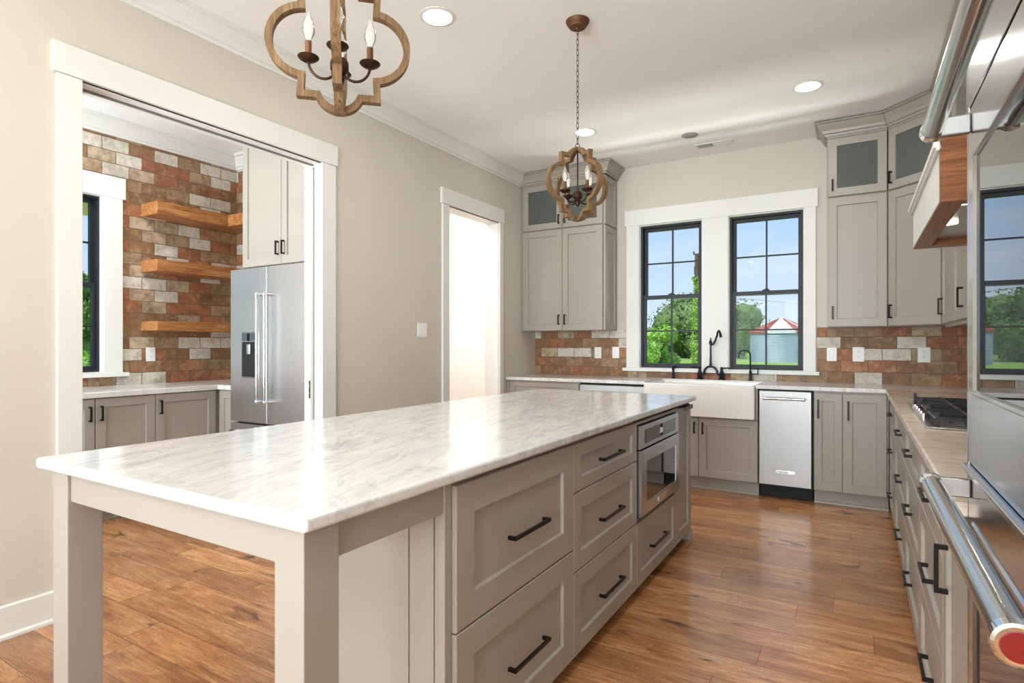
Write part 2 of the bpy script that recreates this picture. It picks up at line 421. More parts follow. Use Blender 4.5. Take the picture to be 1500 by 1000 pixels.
# pantry
PX, PY0, PY1 = -2.05, -5.9, -2.27
PW = (-4.10, -3.425, 1.02, 2.43)
wall_x('wall_pantry_side', PX - .16, PX, PY0, PY1, [PW], bricky_m)
wall_y('wall_pantry_back', PY1, PY1 + .12, PX, -T, [], brickx_m)
wall_y('wall_pantry_front', PY0 - .12, PY0, PX - .16, -T, [(-1.65, -.55, .7, 2.5)], wall_m)
# hall behind the narrow doorway
wall_x('wall_hall_end', -1.75, -1.63, PY1 + .12, 1.2, [], hall_m)
wall_y('wall_hall_side', .02, .14, -1.63, -T - .0, [], hall_m)
g = G(); g.box(-1.63, -T - .004, PY1 + .125, PY1 + .135, 0, CE); struct(g.build('wall_hall_near', hall_m))
g = G()
for a, b, c in ((PY1 + .12, D2[0] - .06, None), (D2[1] + .06, .02, None)): g.box(-T - .012, -T, a, b, 0, CE)
struct(g.build('wall_hall_doorway', hall_m))

# backsplash tile slab on the back wall
g = G()
g.box(.0, 1.062, -.008, 0, .914, 1.392); g.box(1.062, 2.795, -.008, 0, .914, .978); g.box(2.795, RWX, -.008, 0, .914, 1.392)
tag(g.build('backsplash', brickx_m), kind='structure')
g = G(); g.box(RWX - .008, RWX, -4.2, -.008, .914, 1.8); tag(g.build('backsplash', bricky_m), kind='structure')

# crown mouldings
def crown(name, F, u0, u1, mat=trim_m, d0=0, ext=.085, h=.125, m0=0, m1=0, parent=None, top=CE):
    pr = [(0, 0), (.012, 0), (.014, .018), (.028, .024), (.034, .045), (.060, .085), (.066, .098), (ext, .104), (ext, h), (0, h)]
    k = ext / .085
    pr = [(a if i > 7 else a * min(1, k), b * h / .125) for i, (a, b) in enumerate(pr)]
    g = G(); r0 = [F(u0 + m0 * a, d0 + a, top - h + b) for a, b in pr]; r1 = [F(u1 + m1 * a, d0 + a, top - h + b) for a, b in pr]
    g.loft([r0, r1])
    o = g.build(name, mat, parent)
    return o
struct(crown('trim_1', FI, REAR, -.345))
FP = frame((PX, 0), (0, 1), (1, 0)); struct(crown('trim_2', FP, PY0, PY1, h=.13))
FPB = frame((0, PY1), (1, 0), (0, -1)); struct(crown('trim_3', FPB, PX, -1.13, h=.13))
FL = frame((-T, 0), (0, -1), (-1, 0)); struct(crown('trim_4', FL, -PY1 + .6, -PY0, h=.13))

# door casings
def casing(name, y0, y1, zt, yo0, yo1):
    r = thing(name, (0, (y0 + y1) / 2, 0), kind='structure')
    for x0, x1, m in ((0, .02, 1), (-T - .02, -T, 1)):
        g = G(); g.box(x0, x1, yo0, y0, 0, zt + .004); g.box(x0, x1, y1, yo1, 0, zt + .004); g.build('side_casing', trim_m, r, bevel=.002)
        e = .004 if x1 > 0 else -.004
        g = G(); g.box(min(x0, x0 + e), max(x1, x1 + e), yo0 - .018, yo1 + .016, zt + .006, 2.607); g.build('head_casing', trim_m, r, bevel=.002)
    g = G(); g.box(-T, .0, y0 - .02, y0 + .004, 0, zt); g.box(-T, 0, y1 - .004, y1 + .02, 0, zt); g.box(-T, 0, y0, y1, zt - .004, zt + .02)
    g.build('jamb', trim_m, r)
    return r
r = casing('door_1', D1[0], D1[1], D1[2], -4.528, -2.912)
g = G(); g.box(-.086, -.054, D1[1] - .0055, D1[1] - .003, .02, 2.44); g.build('pocket_slot', slot_m, r)
g = G(); g.box(-.078, -.062, D1[1] - .03, D1[1] - .003, .0, 2.44); g.build('pocket_door_edge', trim_m, r, bevel=.002)
g = G(); g.box(-.076, -.064, D1[1] - .033, D1[1] - .03, .88, 1.0); g.build('latch_plate', pull_m, r)
g = G()
for zz in (.905, .955): g.box(-.0735, -.0665, D1[1] - .0335, D1[1] - .0325, zz, zz + .02)
g.build('latch', chrome_m, r)
g = G(); g.box(-.078, -.062, D1[0], D1[1], D1[2] - .012, D1[2] - .003); g.build('track', slot_m, r)
casing('door_2', D2[0], D2[1], D2[2], -1.712, -.716)

# baseboards
def baseb(name, F, u0, u1):
    g = G(); g.extr([(0, 0), (.024, 0), (.024, .012), (.016, .022), (.016, .135), (.01, .14), (0, .14)], F, u0, u1); return struct(g.build(name, trim_m))
baseb('baseboard_left', FI, REAR, -4.528)
baseb('baseboard_middle', FI, -2.912, -1.712)
baseb('baseboard_rear', frame((0, REAR), (1, 0), (0, 1)), 0, RWX)
baseb('baseboard_hall', frame((-1.63, 0), (0, 1), (1, 0)), PY1 + .14, .02)

# ------------------------------------------------------------------ windows
def dh_window(name, F, u0, u1, z0, z1, casing_fn=None, depth=.10, lock=True):
    """double hung; F d axis points into the room, glass at negative d"""
    r = thing(name, F((u0 + u1) / 2, 0, z0), kind='structure')
    e = .012
    g = G()
    g.fbox(F, u0, u0 + e, -depth, .0, z0, z1); g.fbox(F, u1 - e, u1, -depth, 0, z0, z1); g.fbox(F, u0 + e, u1 - e, -depth, 0, z1 - e, z1); g.fbox(F, u0 + e, u1 - e, -depth, 0, z0, z0 + e * .5)
    g.build('jamb_liner', trim_m, r)
    a, b, c, t = u0 + e, u1 - e, z0 + e * .5, z1 - e
    f = .018
    g = G()
    for x0, x1, y0, y1 in ((a, a + f, c, t), (b - f, b, c, t), (a + f, b - f, t - f, t), (a + f, b - f, c, c + f)): g.fbox(F, x0, x1, -.125, -.03, y0, y1)
    g.build('window_frame', black_m, r, bevel=.0015)
    mz = (c + t) / 2 - .005
    for nm, y0, y1, dd in (('upper_sash', mz - .018, t - f + .004, -.098), ('lower_sash', c + f - .004, mz + .018, -.062)):
        sa, sb = a + f - .003, b - f + .003; st = .031
        g = G()
        bot = .032 if nm == 'lower_sash' else .036
        for x0, x1, q0, q1 in ((sa, sa + st, y0, y1), (sb - st, sb, y0, y1), (sa + st, sb - st, y1 - .036, y1), (sa + st, sb - st, y0, y0 + bot)): g.fbox(F, x0, x1, dd - .016, dd + .016, q0, q1)
        so = g.build(nm, black_m, r, bevel=.0015)
        um, zm = (sa + sb) / 2, (y0 + bot + y1 - .036) / 2
        g = G(); g.fbox(F, um - .007, um + .007, dd - .01, dd + .01, y0 + .02, y1 - .02); g.fbox(F, sa + .02, sb - .02, dd - .0095, dd + .0095, zm - .007, zm + .007); g.build('muntin', black_m, so)
        g = G(); g.fbox(F, sa + st - .004, sb - st + .004, dd - .002, dd + .002, y0 + bot - .004, y1 - .032); g.build('pane', glass_m, so)
        if nm == 'lower_sash' and lock:
            g = G(); g.fbox(F, um - .03, um + .03, dd + .004, dd + .018, y1, y1 + .012); g.fbox(F, um - .012, um + .02, dd + .006, dd + .014, y1 + .012, y1 + .02); g.build('sash_lock', pull_m, so, bevel=.002)
    return r
for i, (a, b) in enumerate(WIN): dh_window('window_%d' % (i + 1), FB, a, b, WZ[0], WZ[1])
r = thing('trim_5', (1.92, 0, .97), kind='structure')
g = G(); g.box(1.066, WIN[0][0] + .005, -.02, 0, 1.0, 2.462); g.box(WIN[0][1] - .005, WIN[1][0] + .005, -.02, 0, 1.0, 2.462); g.box(WIN[1][1] - .005, 2.788, -.02, 0, 1.0, 2.462)
g.build('side_casing', trim_m, r, bevel=.002)
g = G(); g.box(1.048, 2.804, -.026, 0, 2.447, 2.607); g.build('head_casing', trim_m, r, bevel=.002)
g = G(); g.box(1.035, 2.818, -.055, .05, .975, 1.007); g.build('window_sill', trim_m, r, bevel=.004)
dh_window('window_3', FP, PW[0], PW[1], PW[2], PW[3])
r = thing('trim_6', (PX, -3.7, 1.0), kind='structure')
g = G(); g.fbox(FP, PW[1] - .003, PW[1] + .135, 0, .022, 1.015, 2.44); g.fbox(FP, PW[0] - .135, PW[0] + .003, 0, .022, 1.015, 2.44); g.build('side_casing', trim_m, r, bevel=.002)
g = G(); g.fbox(FP, PW[0] - .155, PW[1] + .155, 0, .028, 2.42, 2.59); g.build('head_casing', trim_m, r, bevel=.002)
g = G(); g.fbox(FP, PW[0] - .17, PW[1] + .17, 0, .055, .985, 1.018); g.build('window_sill', trim_m, r, bevel=.004)
FRE = frame((0, REAR), (1, 0), (0, 1))
for i, (a, b) in enumerate(RW): dh_window('window_%d' % (i + 4), FRE, a, b, .3, 2.75)
dh_window('window_7', frame((0, PY0), (1, 0), (0, 1)), -1.65, -.55, .7, 2.5)  # unseen window added as the opening for the pantry fill lamp

# ------------------------------------------------------------------ cabinets
def pull(F, u, z, L, vert, d, parent, r=.0055, stand=.03, name='handle', mat=pull_m):
    g = G(); h = L / 2; w = .006
    if vert:
        g.fbox(F, u - w, u + w, d + stand - .010, d + stand, z - h, z + h)
        for s in (-1, 1): g.fbox(F, u - w, u + w, d, d + stand - .006, z + s * (h - .006) - .006, z + s * (h - .006) + .006)
    else:
        g.fbox(F, u - h, u + h, d + stand - .010, d + stand, z - w, z + w)
        for s in (-1, 1): g.fbox(F, u + s * (h - .006) - .006, u + s * (h - .006) + .006, d, d + stand - .006, z - w, z + w)
    return g.build(name, mat, parent, bevel=.0012, seg=1)

def front(F, kind, u0, u1, z0, z1, d, parent, pl=None, rail=.062, th=.02):
    g = G()
    if kind == 'glass':
        g.shaker(F, u0, u1, z0, z1, d - th, d, rail, .0, True, .0)
        o = g.build('door', cab_m, parent)
        g = G(); g.fbox(F, u0 + rail - .004, u1 - rail + .004, d - .013, d - .009, z0 + rail - .004, z1 - rail + .004); g.build('glass_pane', cabglass_m, o)
    elif kind == 'slab':
        g.fbox(F, u0, u1, d - th, d, z0, z1); o = g.build('filler_panel', cab_m, parent, bevel=.0015)
    else:
        g.shaker(F, u0, u1, z0, z1, d - th, d, min(rail, (u1 - u0) * .28), .011, rb=min(rail, (z1 - z0) * .27))
        o = g.build(kind, cab_m, parent)
    if pl:
        k, a, b, L = pl; pull(F, a, b, L, k == 'v', d, o)
    return o
def toe(F, u0, u1, d, parent, zt=.11):
    g = G(); g.fbox(F, u0, u1, d - .09, d - .075, 0, zt); g.build('toe_kick', cab_m, parent)
    g = G(); g.extr([(d - .075, 0), (d - .060, 0), (d - .062, .012), (d - .075, .018)], F, u0, u1); g.build('shoe_moulding', cab_m, parent)

def base_cab(label, F, u0, u1, d, fronts, name='base_cabinet', zb=.11, zt=.883, d0=.012, group=None, tk=True, cat='cabinet'):
    c = thing(name, F((u0 + u1) / 2, d / 2 + d0 / 2, 0), label, cat, group)
    g = G(); g.fbox(F, u0 + .0008, u1 - .0008, d0, d - .0205, zb - .002, zt); g.build('body', cab_m, c)
    if tk: toe(F, u0 + .0008, u1 - .0008, d, c, zb - .002)
    for f in fronts: front(F, f[0], f[1], f[2], f[3], f[4], d, c, f[5] if len(f) > 5 else None)
    return c

DB = .625
TOPZ = .866; BOT = .112
# back run, left of the sink
base_cab('greige base cabinet in the back left corner under the counter end', FB, .004, .812, DB,
         [('slab', .004, .03, BOT, TOPZ), ('drawer', .034, .808, .70, TOPZ, ('h', .42, .785, .19)), ('door', .034, .419, BOT, .694, ('v', .38, .6, .13)), ('door', .423, .808, BOT, .694, ('v', .46, .6, .13))])
sink_cab = base_cab('greige sink base cabinet below the white apron front sink', FB, 1.458, 2.401, DB,
         [('door', 1.478, 1.927, BOT, .617, ('v', 1.895, .53, .10)), ('door', 1.931, 2.398, BOT, .617, ('v', 1.965, .53, .10))], zt=.628)
for a, b, q in ((1.4585, 1.464, .0205), (2.386, 2.4005, .0005)):
    g = G(); g.fbox(FB, a, b, .02, DB - q, .628, .883); g.build('side_stile', cab_m, sink_cab)
base_cab('greige base cabinet with a narrow and a wide door right of the ice maker', FB, 2.806, 3.300, DB,
         [('door', 2.808, 3.000, BOT, TOPZ, ('v', 2.838, .745, .145)), ('door', 3.004, 3.286, BOT, TOPZ, ('v', 3.04, .74, .145))])

# right run
DR = .643
def drw(u0, u1, L=.15, c=None):
    c = (u0 + u1) / 2 if c is None else c
    return [('drawer', u0, u1, .665, TOPZ, ('h', c, .765, L)), ('drawer', u0, u1, .372, .661, ('h', c, .517, L)), ('drawer', u0, u1, .07, .368, ('h', c, .215, L))]
rg = 'drawer cabinets along the right wall'
base_cab('greige three drawer cabinet on the right run nearest the back wall', FR, .66, 1.36, DR, [('slab', .66, .70, .07, TOPZ)] + drw(.704, 1.356, .14, 1.0), 'drawer_cabinet', .07)
base_cab('greige three drawer cabinet under the far half of the gas cooktop', FR, 1.36, 2.30, DR, drw(1.364, 2.296, .19, 1.95), 'drawer_cabinet', .07)
base_cab('greige three drawer cabinet under the near half of the gas cooktop', FR, 2.30, 3.06, DR, drw(2.304, 3.056, .17, 2.64), 'drawer_cabinet', .07)
base_cab('greige three drawer cabinet on the right run beside the tall pull-out', FR, 3.06, 3.76, DR, drw(3.064, 3.756, .17, 3.46), 'drawer_cabinet', .07)
base_cab('narrow greige pull-out cabinet with upright handle next to the wall oven', FR, 3.76, 4.205, DR, [('door', 3.764, 4.201, .07, TOPZ, ('v', 3.87, .665, .125))], 'pullout_cabinet', .07)

# ------------------------------------------------------------------ counters
def round_poly(pts, r=.012, k=4):
    out = []; m = len(pts)
    for i in range(m):
        p0, p1, p2 = Vector(pts[i - 1]), Vector(pts[i]), Vector(pts[(i + 1) % m])
        a = (p0 - p1).normalized(); b = (p2 - p1).normalized()
        A, B = p1 + a * r, p1 + b * r
        for j in range(k + 1):
            t = j / k; out.append(tuple((A * (1 - t) ** 2 + p1 * 2 * t * (1 - t) + B * t * t)))
    return out
def slab(pts, z0, z1, mat, name, r=.006, corner=.0, parent=None):
    if corner: pts = round_poly(pts, corner)
    g = G(); g.poly(pts, z0, z1); o = g.build(name, mat, parent, bevel=r, seg=3); return o
CX = 3.276
o = slab([(.003, -.645), (1.463, -.645), (1.463, -.13), (2.387, -.13), (2.387, -.645), (CX, -.645), (CX, -.66), (CX + .001, -.66), (RWX - .009, -.66), (RWX - .009, -.0085), (.003, -.0085)], .884, .914, marble_m, 'countertop')
tag(o, 'white marble countertop along the back wall around the farmhouse sink', 'countertop')
o = slab([(CX, -.6605), (RWX - .009, -.6605), (RWX - .009, -4.203), (CX, -4.203)], .884, .914, tan_top_m, 'countertop')
tag(o, 'tan coloured veined countertop on the right run under the cooktop', 'countertop')

# ------------------------------------------------------------------ island
DI = 2.19; ZI0, ZI1 = .066, .866; BX = 1.56
def isl(label, name, y0, y1, fronts, cat='cabinet', ztop=.883, group=None):
    c = thing(name, (1.87, (y0 + y1) / 2, 0), label, cat, group)
    g = G(); g.box(BX, DI - .0205, y0 + .0008, y1 - .0008, .064, ztop); g.build('body', cab_m, c)
    g = G(); g.box(BX + .03, DI - .16, y0 + .0008, y1 - .0008, 0, .064); g.build('toe_kick', cab_m, c)
    for f in fronts: front(FI, f[0], f[1], f[2], f[3], f[4], DI, c, f[5] if len(f) > 5 else None, rail=f[6] if len(f) > 6 else .07)
    return c
c = isl('wide two drawer island cabinet nearest the camera beside the open leg', 'drawer_cabinet', -4.476, -3.735,
        [('drawer', -4.474, -3.737, .475, ZI1, ('h', -4.095, .655, .235), .085), ('drawer', -4.474, -3.737, ZI0, .470, ('h', -4.095, .255, .235), .085)])
g = G()
g.box(BX, 2.04, -4.492, -4.478, .0, .883); g.box(2.044, 2.128, -4.492, -4.478, 0, .883); g.box(2.132, 2.15, -4.492, -4.478, 0, .883)
g.box(BX, 2.15, -4.480, -4.4765, 0, .883); g.build('end_panel', cab_m, c)
g = G(); g.box(2.152, 2.176, -4.506, -4.4765, 0, .883); g.build('corner_stile', cab_m, c, bevel=.002)
isl('three drawer island cabinet between the wide drawers and the microwave', 'drawer_cabinet', -3.735, -3.012,
    [('drawer', -3.733, -3.014, .684, ZI1, ('h', -3.373, .772, .24), .066), ('drawer', -3.733, -3.014, .384, .680, ('h', -3.373, .525, .24), .066), ('drawer', -3.733, -3.014, ZI0, .380, ('h', -3.368, .21, .24), .066)])
mc = isl('island cabinet holding the microwave drawer above one greige drawer', 'microwave_cabinet', -3.012, -2.308,
         [('drawer', -3.008, -2.312, ZI0, .372, ('h', -2.69, .218, .26), .06)], ztop=.385)
g = G(); g.box(BX, DI - .0205, -3.0112, -3.004, .385, .883); g.box(BX, DI - .0205, -2.316, -2.3088, .385, .883); g.box(BX, DI - .0205, -3.004, -2.316, .865, .883); g.box(BX, BX + .02, -3.004, -2.316, .385, .865)
g.build('niche', dark_m, mc)
g = G(); g.box(DI - .0205, DI - .004, -3.012, -2.308, .852, .866); g.build('top_rail', cab_m, mc)
pc = isl('greige pull-out cabinet at the far end of the island with top edge pull', 'pullout_cabinet', -2.308, -1.965, [('door', -2.304, -1.968, ZI0, ZI1, None, .062)])
g = G(); g.box(BX, DI - .02, -1.965, -1.935, 0, .883); g.build('end_panel', cab_m, pc)
g = G(); g.box(DI - .17, DI + .0, -1.9665, -1.935, 0, .064); g.extr([(0, 0), (.012, 0), (.012, .04), (0, .055)], frame((0, -1.9665), (1, 0), (0, -1)), DI - .17, DI)
g.extr([(0, 0), (.014, 0), (.014, .04), (0, .055)], frame((DI - .02, 0), (0, 1), (1, 0)), -1.9665, -1.935); g.build('foot', cab_m, pc)
g = G(); g.box(DI - .006, DI + .034, -2.24, -2.05, ZI1, ZI1 + .004); g.box(DI + .030, DI + .034, -2.24, -2.05, ZI1 - .018, ZI1 + .004); g.build('edge_pull', pull_m, pc, bevel=.001)
# microwave drawer
mw = thing('microwave', (1.87, -2.66, .39), 'stainless steel microwave drawer built into the island side', 'microwave')
ya, yb = -2.998, -2.322
g = G(); g.box(BX + .03, DI - .012, ya + .01, yb - .01, .392, .848); g.build('casing', dark_m, mw)
g = G(); g.shaker(FI, ya, yb, .735, .846, DI - .012, DI + .016, .052, .003, sl=.001, rb=.022); g.build('control_panel', steel_m, mw)
g = G(); g.box(DI + .0132, DI + .0145, ya + .054, yb - .054, .759, .822); cp = g.build('control_display', ovenglass_m, mw)
g = G(); g.box(DI + .0145, DI + .0155, -2.68, -2.63, .775, .802); g.build('logo_plate', plate_m, mw)
g = G(); g.shaker(FI, ya, yb, .408, .728, DI - .012, DI + .020, .075, .004, sl=.001, rb=.06); dr = g.build('drawer', steel_m, mw)
g = G(); g.box(DI + .0163, DI + .0175, ya + .077, yb - .077, .47, .666); g.build('window', ovenglass_m, dr)
g = G(); g.box(DI + .0205, DI + .023, -2.73, -2.60, .428, .450); g.build('badge', chrome_m, dr)
# open end: legs and apron
tf = thing('table_frame', (1.64, -4.7, 0), 'greige square legs and apron carrying the open end of the island top', 'table frame')
LEG = [(1.111, 1.2, -4.96, -4.871), (2.094, 2.182, -4.96, -4.871), (1.111, 1.2, -2.12, -2.031)]
for x0, x1, y0, y1 in LEG:
    g = G(); g.box(x0, x1, y0, y1, 0, .8835); g.build('leg', cab_m, tf, bevel=.002)
g = G(); g.box(1.2, 2.094, -4.952, -4.93, .80, .8835); g.build('apron', cab_m, tf, bevel=.0015)
g = G(); g.box(2.150, 2.172, -4.871, -4.507, .80, .8835); g.build('apron', cab_m, tf, bevel=.0015)
g = G(); g.box(1.12, 1.142, -4.871, -2.12, .80, .8835); g.build('apron', cab_m, tf, bevel=.0015)
o = slab([(1.05, -4.982), (2.211, -4.982), (2.211, -1.905), (1.05, -1.905)], .884, .914, marble_m, 'countertop', .008, .014)
tag(o, 'long white marble slab with grey veins on top of the island', 'countertop')

# ------------------------------------------------------------------ upper cabinets
UB, US, UG, UT = 1.386, 2.432, 2.446, 2.915
def hollow(F, u0, u1, d, z0, z1, parent, d0=.012):
    g = G(); t = .018
    g.fbox(F, u0, u0 + t, d0, d, z0, z1); g.fbox(F, u1 - t, u1, d0, d, z0, z1); g.fbox(F, u0 + t, u1 - t, d0, d0 + t, z0, z1)
    g.fbox(F, u0 + t, u1 - t, d0 + t, d, z1 - t, z1); g.fbox(F, u0 + t, u1 - t, d0 + t, d, z0, z0 + t)
    return g.build('display_box', cabin_m, parent)
def upper(label, F, u0, u1, d, cols, name='wall_cabinet', side=None, d0=.012, body=True):
    c = thing(name, F((u0 + u1) / 2, d / 2, UB), label, 'cabinet')
    g = G(); g.fbox(F, u0, u1, d0, d - .0205, UB, 2.438); g.build('body', cab_m, c)
    hollow(F, u0, u1, d - .0205, 2.439, 2.93, c, d0)
    g = G(); g.fbox(F, u0, u1, d0, d - .0205, 2.9305, CE - .001); g.fbox(F, u0, u1, d - .0205, d - .004, 2.918, CE - .001); g.build('frieze', cab_m, c)
    for a, b, s in cols:
        # s: side of the pull, 'l' or 'r'
        pu = a + .032 if s == 'l' else b - .032
        front(F, 'door', a, b, UB + .003, US, d, c, ('v', pu, 1.50, .105))
        front(F, 'glass', a, b, UG, UT, d, c, ('v', pu, 2.535, .095))
    return c
DU = .335
cL = upper('tall greige wall cabinet with glass top doors left of the windows', FB, .003, .94, DU, [(.030, .488, 'r'), (.492, .934, 'l')])
FS = frame((.94, 0), (0, -1), (1, 0))   # right flank, faces +x
for z0, z1 in ((UB + .003, 2.43), (2.44, 2.925)):
    g = G(); g.shaker(FS, .012, .325, z0, z1, .0, .021, .06, .01); g.build('side_panel', cab_m, cL)
crown('crown', FB, .003, .961, cab_m, DU - .004, .085, .115, 0, 1, cL, CE - .001)
crown('crown', FS, .012, DU - .004, cab_m, .021, .085, .115, 0, 1, cL, CE - .001)
cA = upper('greige wall cabinet with single glass top door right of the windows', FB, 2.884, 3.301, DU, [(2.894, 3.298, 'l')])
crown('crown', FB, 2.884, 3.301, cab_m, DU - .004, .085, .115, -1, -.414, cA, CE - .001)
FSL = frame((2.884, 0), (0, -1), (-1, 0)); crown('crown', FSL, .012, DU - .004, cab_m, 0, .085, .115, 0, 1, cA, CE - .001)
# diagonal corner
XR = 3.61; LD = (XR - 3.301) / q2
cD = thing('corner_cabinet', (3.55, -.2, UB), 'greige diagonal corner wall cabinet with glass top door', 'cabinet')
def diag_poly(s): return [(3.3015, -.012), (RWX - .012, -.012), (RWX - .012, -.335 - (XR - 3.301)), (XR + s, -.335 - (XR - 3.301) + .0), (3.3015, -.335 + s)]
g = G(); g.poly(diag_poly(.03), UB, 2.438); g.build('body', cab_m, cD)
g = G(); g.poly(diag_poly(.03), 2.439, 2.455); g.poly(diag_poly(.03), 2.915, CE - .001); g.fbox(FD, .0, LD, -.40, -.38, 2.455, 2.915); g.build('display_box', cabin_m, cD)
g = G(); g.fbox(FD, .008, LD - .008, -.02, -.004, 2.918, CE - .001); g.build('frieze', cab_m, cD)
front(FD, 'door', .006, LD - .006, UB + .003, US, 0, cD, ('v', .036, 1.50, .105))
front(FD, 'glass', .006, LD - .006, UG, UT, 0, cD, ('v', .036, 2.535, .095))
crown('crown', FD, 0, LD, cab_m, -.004, .085, .115, .414, -.414, cD, CE - .001)
# right run uppers (before the hood)
du = RWX - XR; ue = .335 + XR - 3.301 + .004
cR = thing('wall_cabinet', (3.78, -1.2, UB), 'greige two door wall cabinet between the corner cabinet and the wood hood', 'cabinet')
g = G(); g.fbox(FR, ue, 1.80, .012, du - .0205, UB, CE - .001); g.build('body', cab_m, cR)
um = 1.22
front(FR, 'door', ue + .004, um - .002, UB + .003, US, du, cR, ('v', ue + .06, 1.51, .115)); front(FR, 'door', um + .002, 1.796, UB + .003, US, du, cR, ('v', 1.62, 1.51, .115))
front(FR, 'glass', ue + .004, um - .002, UG, UT, du, cR); front(FR, 'glass', um + .002, 1.796, UG, UT, du, cR)
g = G(); g.fbox(FR, ue, 1.80, du - .0205, du - .004, 2.918, CE - .001); g.build('frieze', cab_m, cR)
crown('crown', FR, ue, 4.205, cab_m, du - .004, .075, .115, .414, 0, cR, CE - .001)
g = G(); g.fbox(FR, ue + .02, 1.8, du - .05, du - .02, UB - .022, UB); g.build('light_rail', cab_m, cR)
cH = thing('wall_cabinet', (3.78, -2.47, 2.1), 'greige wall cabinet above the wood range hood', 'cabinet')
g = G(); g.fbox(FR, 1.802, 3.10, .012, du - .0205, 2.004, 2.934); g.build('body', cab_m, cH)
front(FR, 'door', 1.806, 2.448, 2.01, 2.915, du, cH, ('v', 2.41, 2.25, .105)); front(FR, 'door', 2.452, 3.096, 2.01, 2.915, du, cH, ('v', 2.49, 2.25, .105))
cN = thing('wall_cabinet', (3.78, -3.65, UB), 'greige wall cabinet between the wood hood and the wall oven', 'cabinet')
g = G(); g.fbox(FR, 3.102, 4.205, .012, du - .0205, UB, 2.934); g.build('body', cab_m, cN)
front(FR, 'door', 3.106, 3.652, UB + .003, 2.915, du, cN, ('v', 3.62, 1.51, .115)); front(FR, 'door', 3.656, 4.201, UB + .003, 2.915, du, cN, ('v', 3.69, 1.51, .115))

# ------------------------------------------------------------------ range hood
HX, HU0, HU1, HZ0, HZ1 = 3.362, 1.85, 3.085, 1.765, 1.99
hd = RWX - HX
h = thing('range_hood', (3.65, -2.47, HZ0), 'stained wood range hood with its front coloured white as grazing sheen above the cooktop', 'range hood')
for u in (HU0, HU1 - .025):
    g = G(); g.fbox(FR, u, u + .025, .012, hd, HZ0 + .0062, HZ1); g.build('side_board', hood_m, h)
g = G(); g.fbox(FR, HU0 + .0255, HU1 - .0255, hd - .02, hd, HZ0 + .006, HZ1); g.build('front_board', trim_m, h)  # white colour stands in for the grazing sheen on the glossy wood
g = G(); g.fbox(FR, HU0, HU1, hd - .06, hd - .002, HZ0, HZ0 + .006); g.fbox(FR, HU0, HU0 + .07, .012, hd - .06, HZ0, HZ0 + .006); g.fbox(FR, HU1 - .07, HU1, .012, hd - .06, HZ0, HZ0 + .006); g.build('bottom_frame', hoody_m, h)
g = G(); g.fbox(FR, HU0 + .07, HU1 - .07, hd - .075, hd - .06, HZ0, HZ0 + .035); g.fbox(FR, HU0 + .07, HU0 + .085, .03, hd - .075, HZ0, HZ0 + .035); g.fbox(FR, HU1 - .085, HU1 - .07, .03, hd - .075, HZ0, HZ0 + .035); g.build('inner_lip', hood_m, h)
g = G(); g.fbox(FR, HU0 - .012, HU1 + .004, hd, hd + .012, 1.955, 1.966); g.fbox(FR, HU0 - .012, HU1 + .004, hd, hd + .020, 1.966, 1.988); g.build('cap_moulding', trim_m, h, bevel=.003)  # white here also paints in the sheen of the wood
g = G(); g.fbox(FR, HU0, HU1, .012, hd - .004, 1.99, 2.002); g.build('top_board', hood_m, h)
g = G(); g.fbox(FR, HU0 + .086, HU1 - .086, .03, hd - .076, HZ0 + .03, HZ0 + .05); ins = g.build('steel_insert', steel_m, h)
for u in (2.46, 2.91):
    g = G(); g.lathe((3.445, -u, HZ0 + .022), [(.045, 0), (.045, .008)], 20); g.build('lamp', hoodlens_m, h)
    area('hood_lamp', (3.445, -u, HZ0 + .018), (0, 0, 0), .08, .08, 1.6, (1, .86, .68), 'DISK')

# ------------------------------------------------------------------ cooktop
ck = thing('gas_cooktop', (3.6, -2.385, .914), 'stainless gas cooktop with black cast iron grates on the right counter', 'cooktop')
c0, c1, cy0, cy1 = 3.335, 3.86, -2.95, -1.82
g = G(); g.box(c0, c1, cy0, cy1, .9142, .922); g.build('tray', steel_m, ck, bevel=.003)
for k in range(3):
    b0 = cy0 + .04 + k * .352; b1 = b0 + .342
    g = G()
    for xx in (c0 + .03, c0 + .25, c1 - .04): g.box(xx, xx + .014, b0, b1, .944, .958)
    for yy in (b0, b0 + .164, b1 - .014): g.box(c0 + .03, c1 - .026, yy, yy + .014, .944, .958)
    for xx in (c0 + .14, c0 + .37): g.box(xx, xx + .011, b0, b1, .948, .964)
    for xx in (c0 + .03, c1 - .04):
        for yy in (b0, b1 - .014):
            g.box(xx, xx + .014, yy, yy + .014, .9225, .978)
    g.build('grate', iron_m, ck, bevel=.002)
    for xx in (c0 + .14, c0 + .38):
        g = G(); g.lathe((xx, (b0 + b1) / 2, .9222), [(.055, 0), (.05, .008), (.036, .010), (.034, .018), (.001, .019)], 20); g.build('burner', iron_m, ck, smooth=True)
for k in range(5):
    g = G(); g.lathe((c0 + .018, -2.60 + k * .11, .9222), [(.014, 0), (.013, .018), (.001, .019)], 14); g.build('knob', chrome_m, ck, smooth=True)

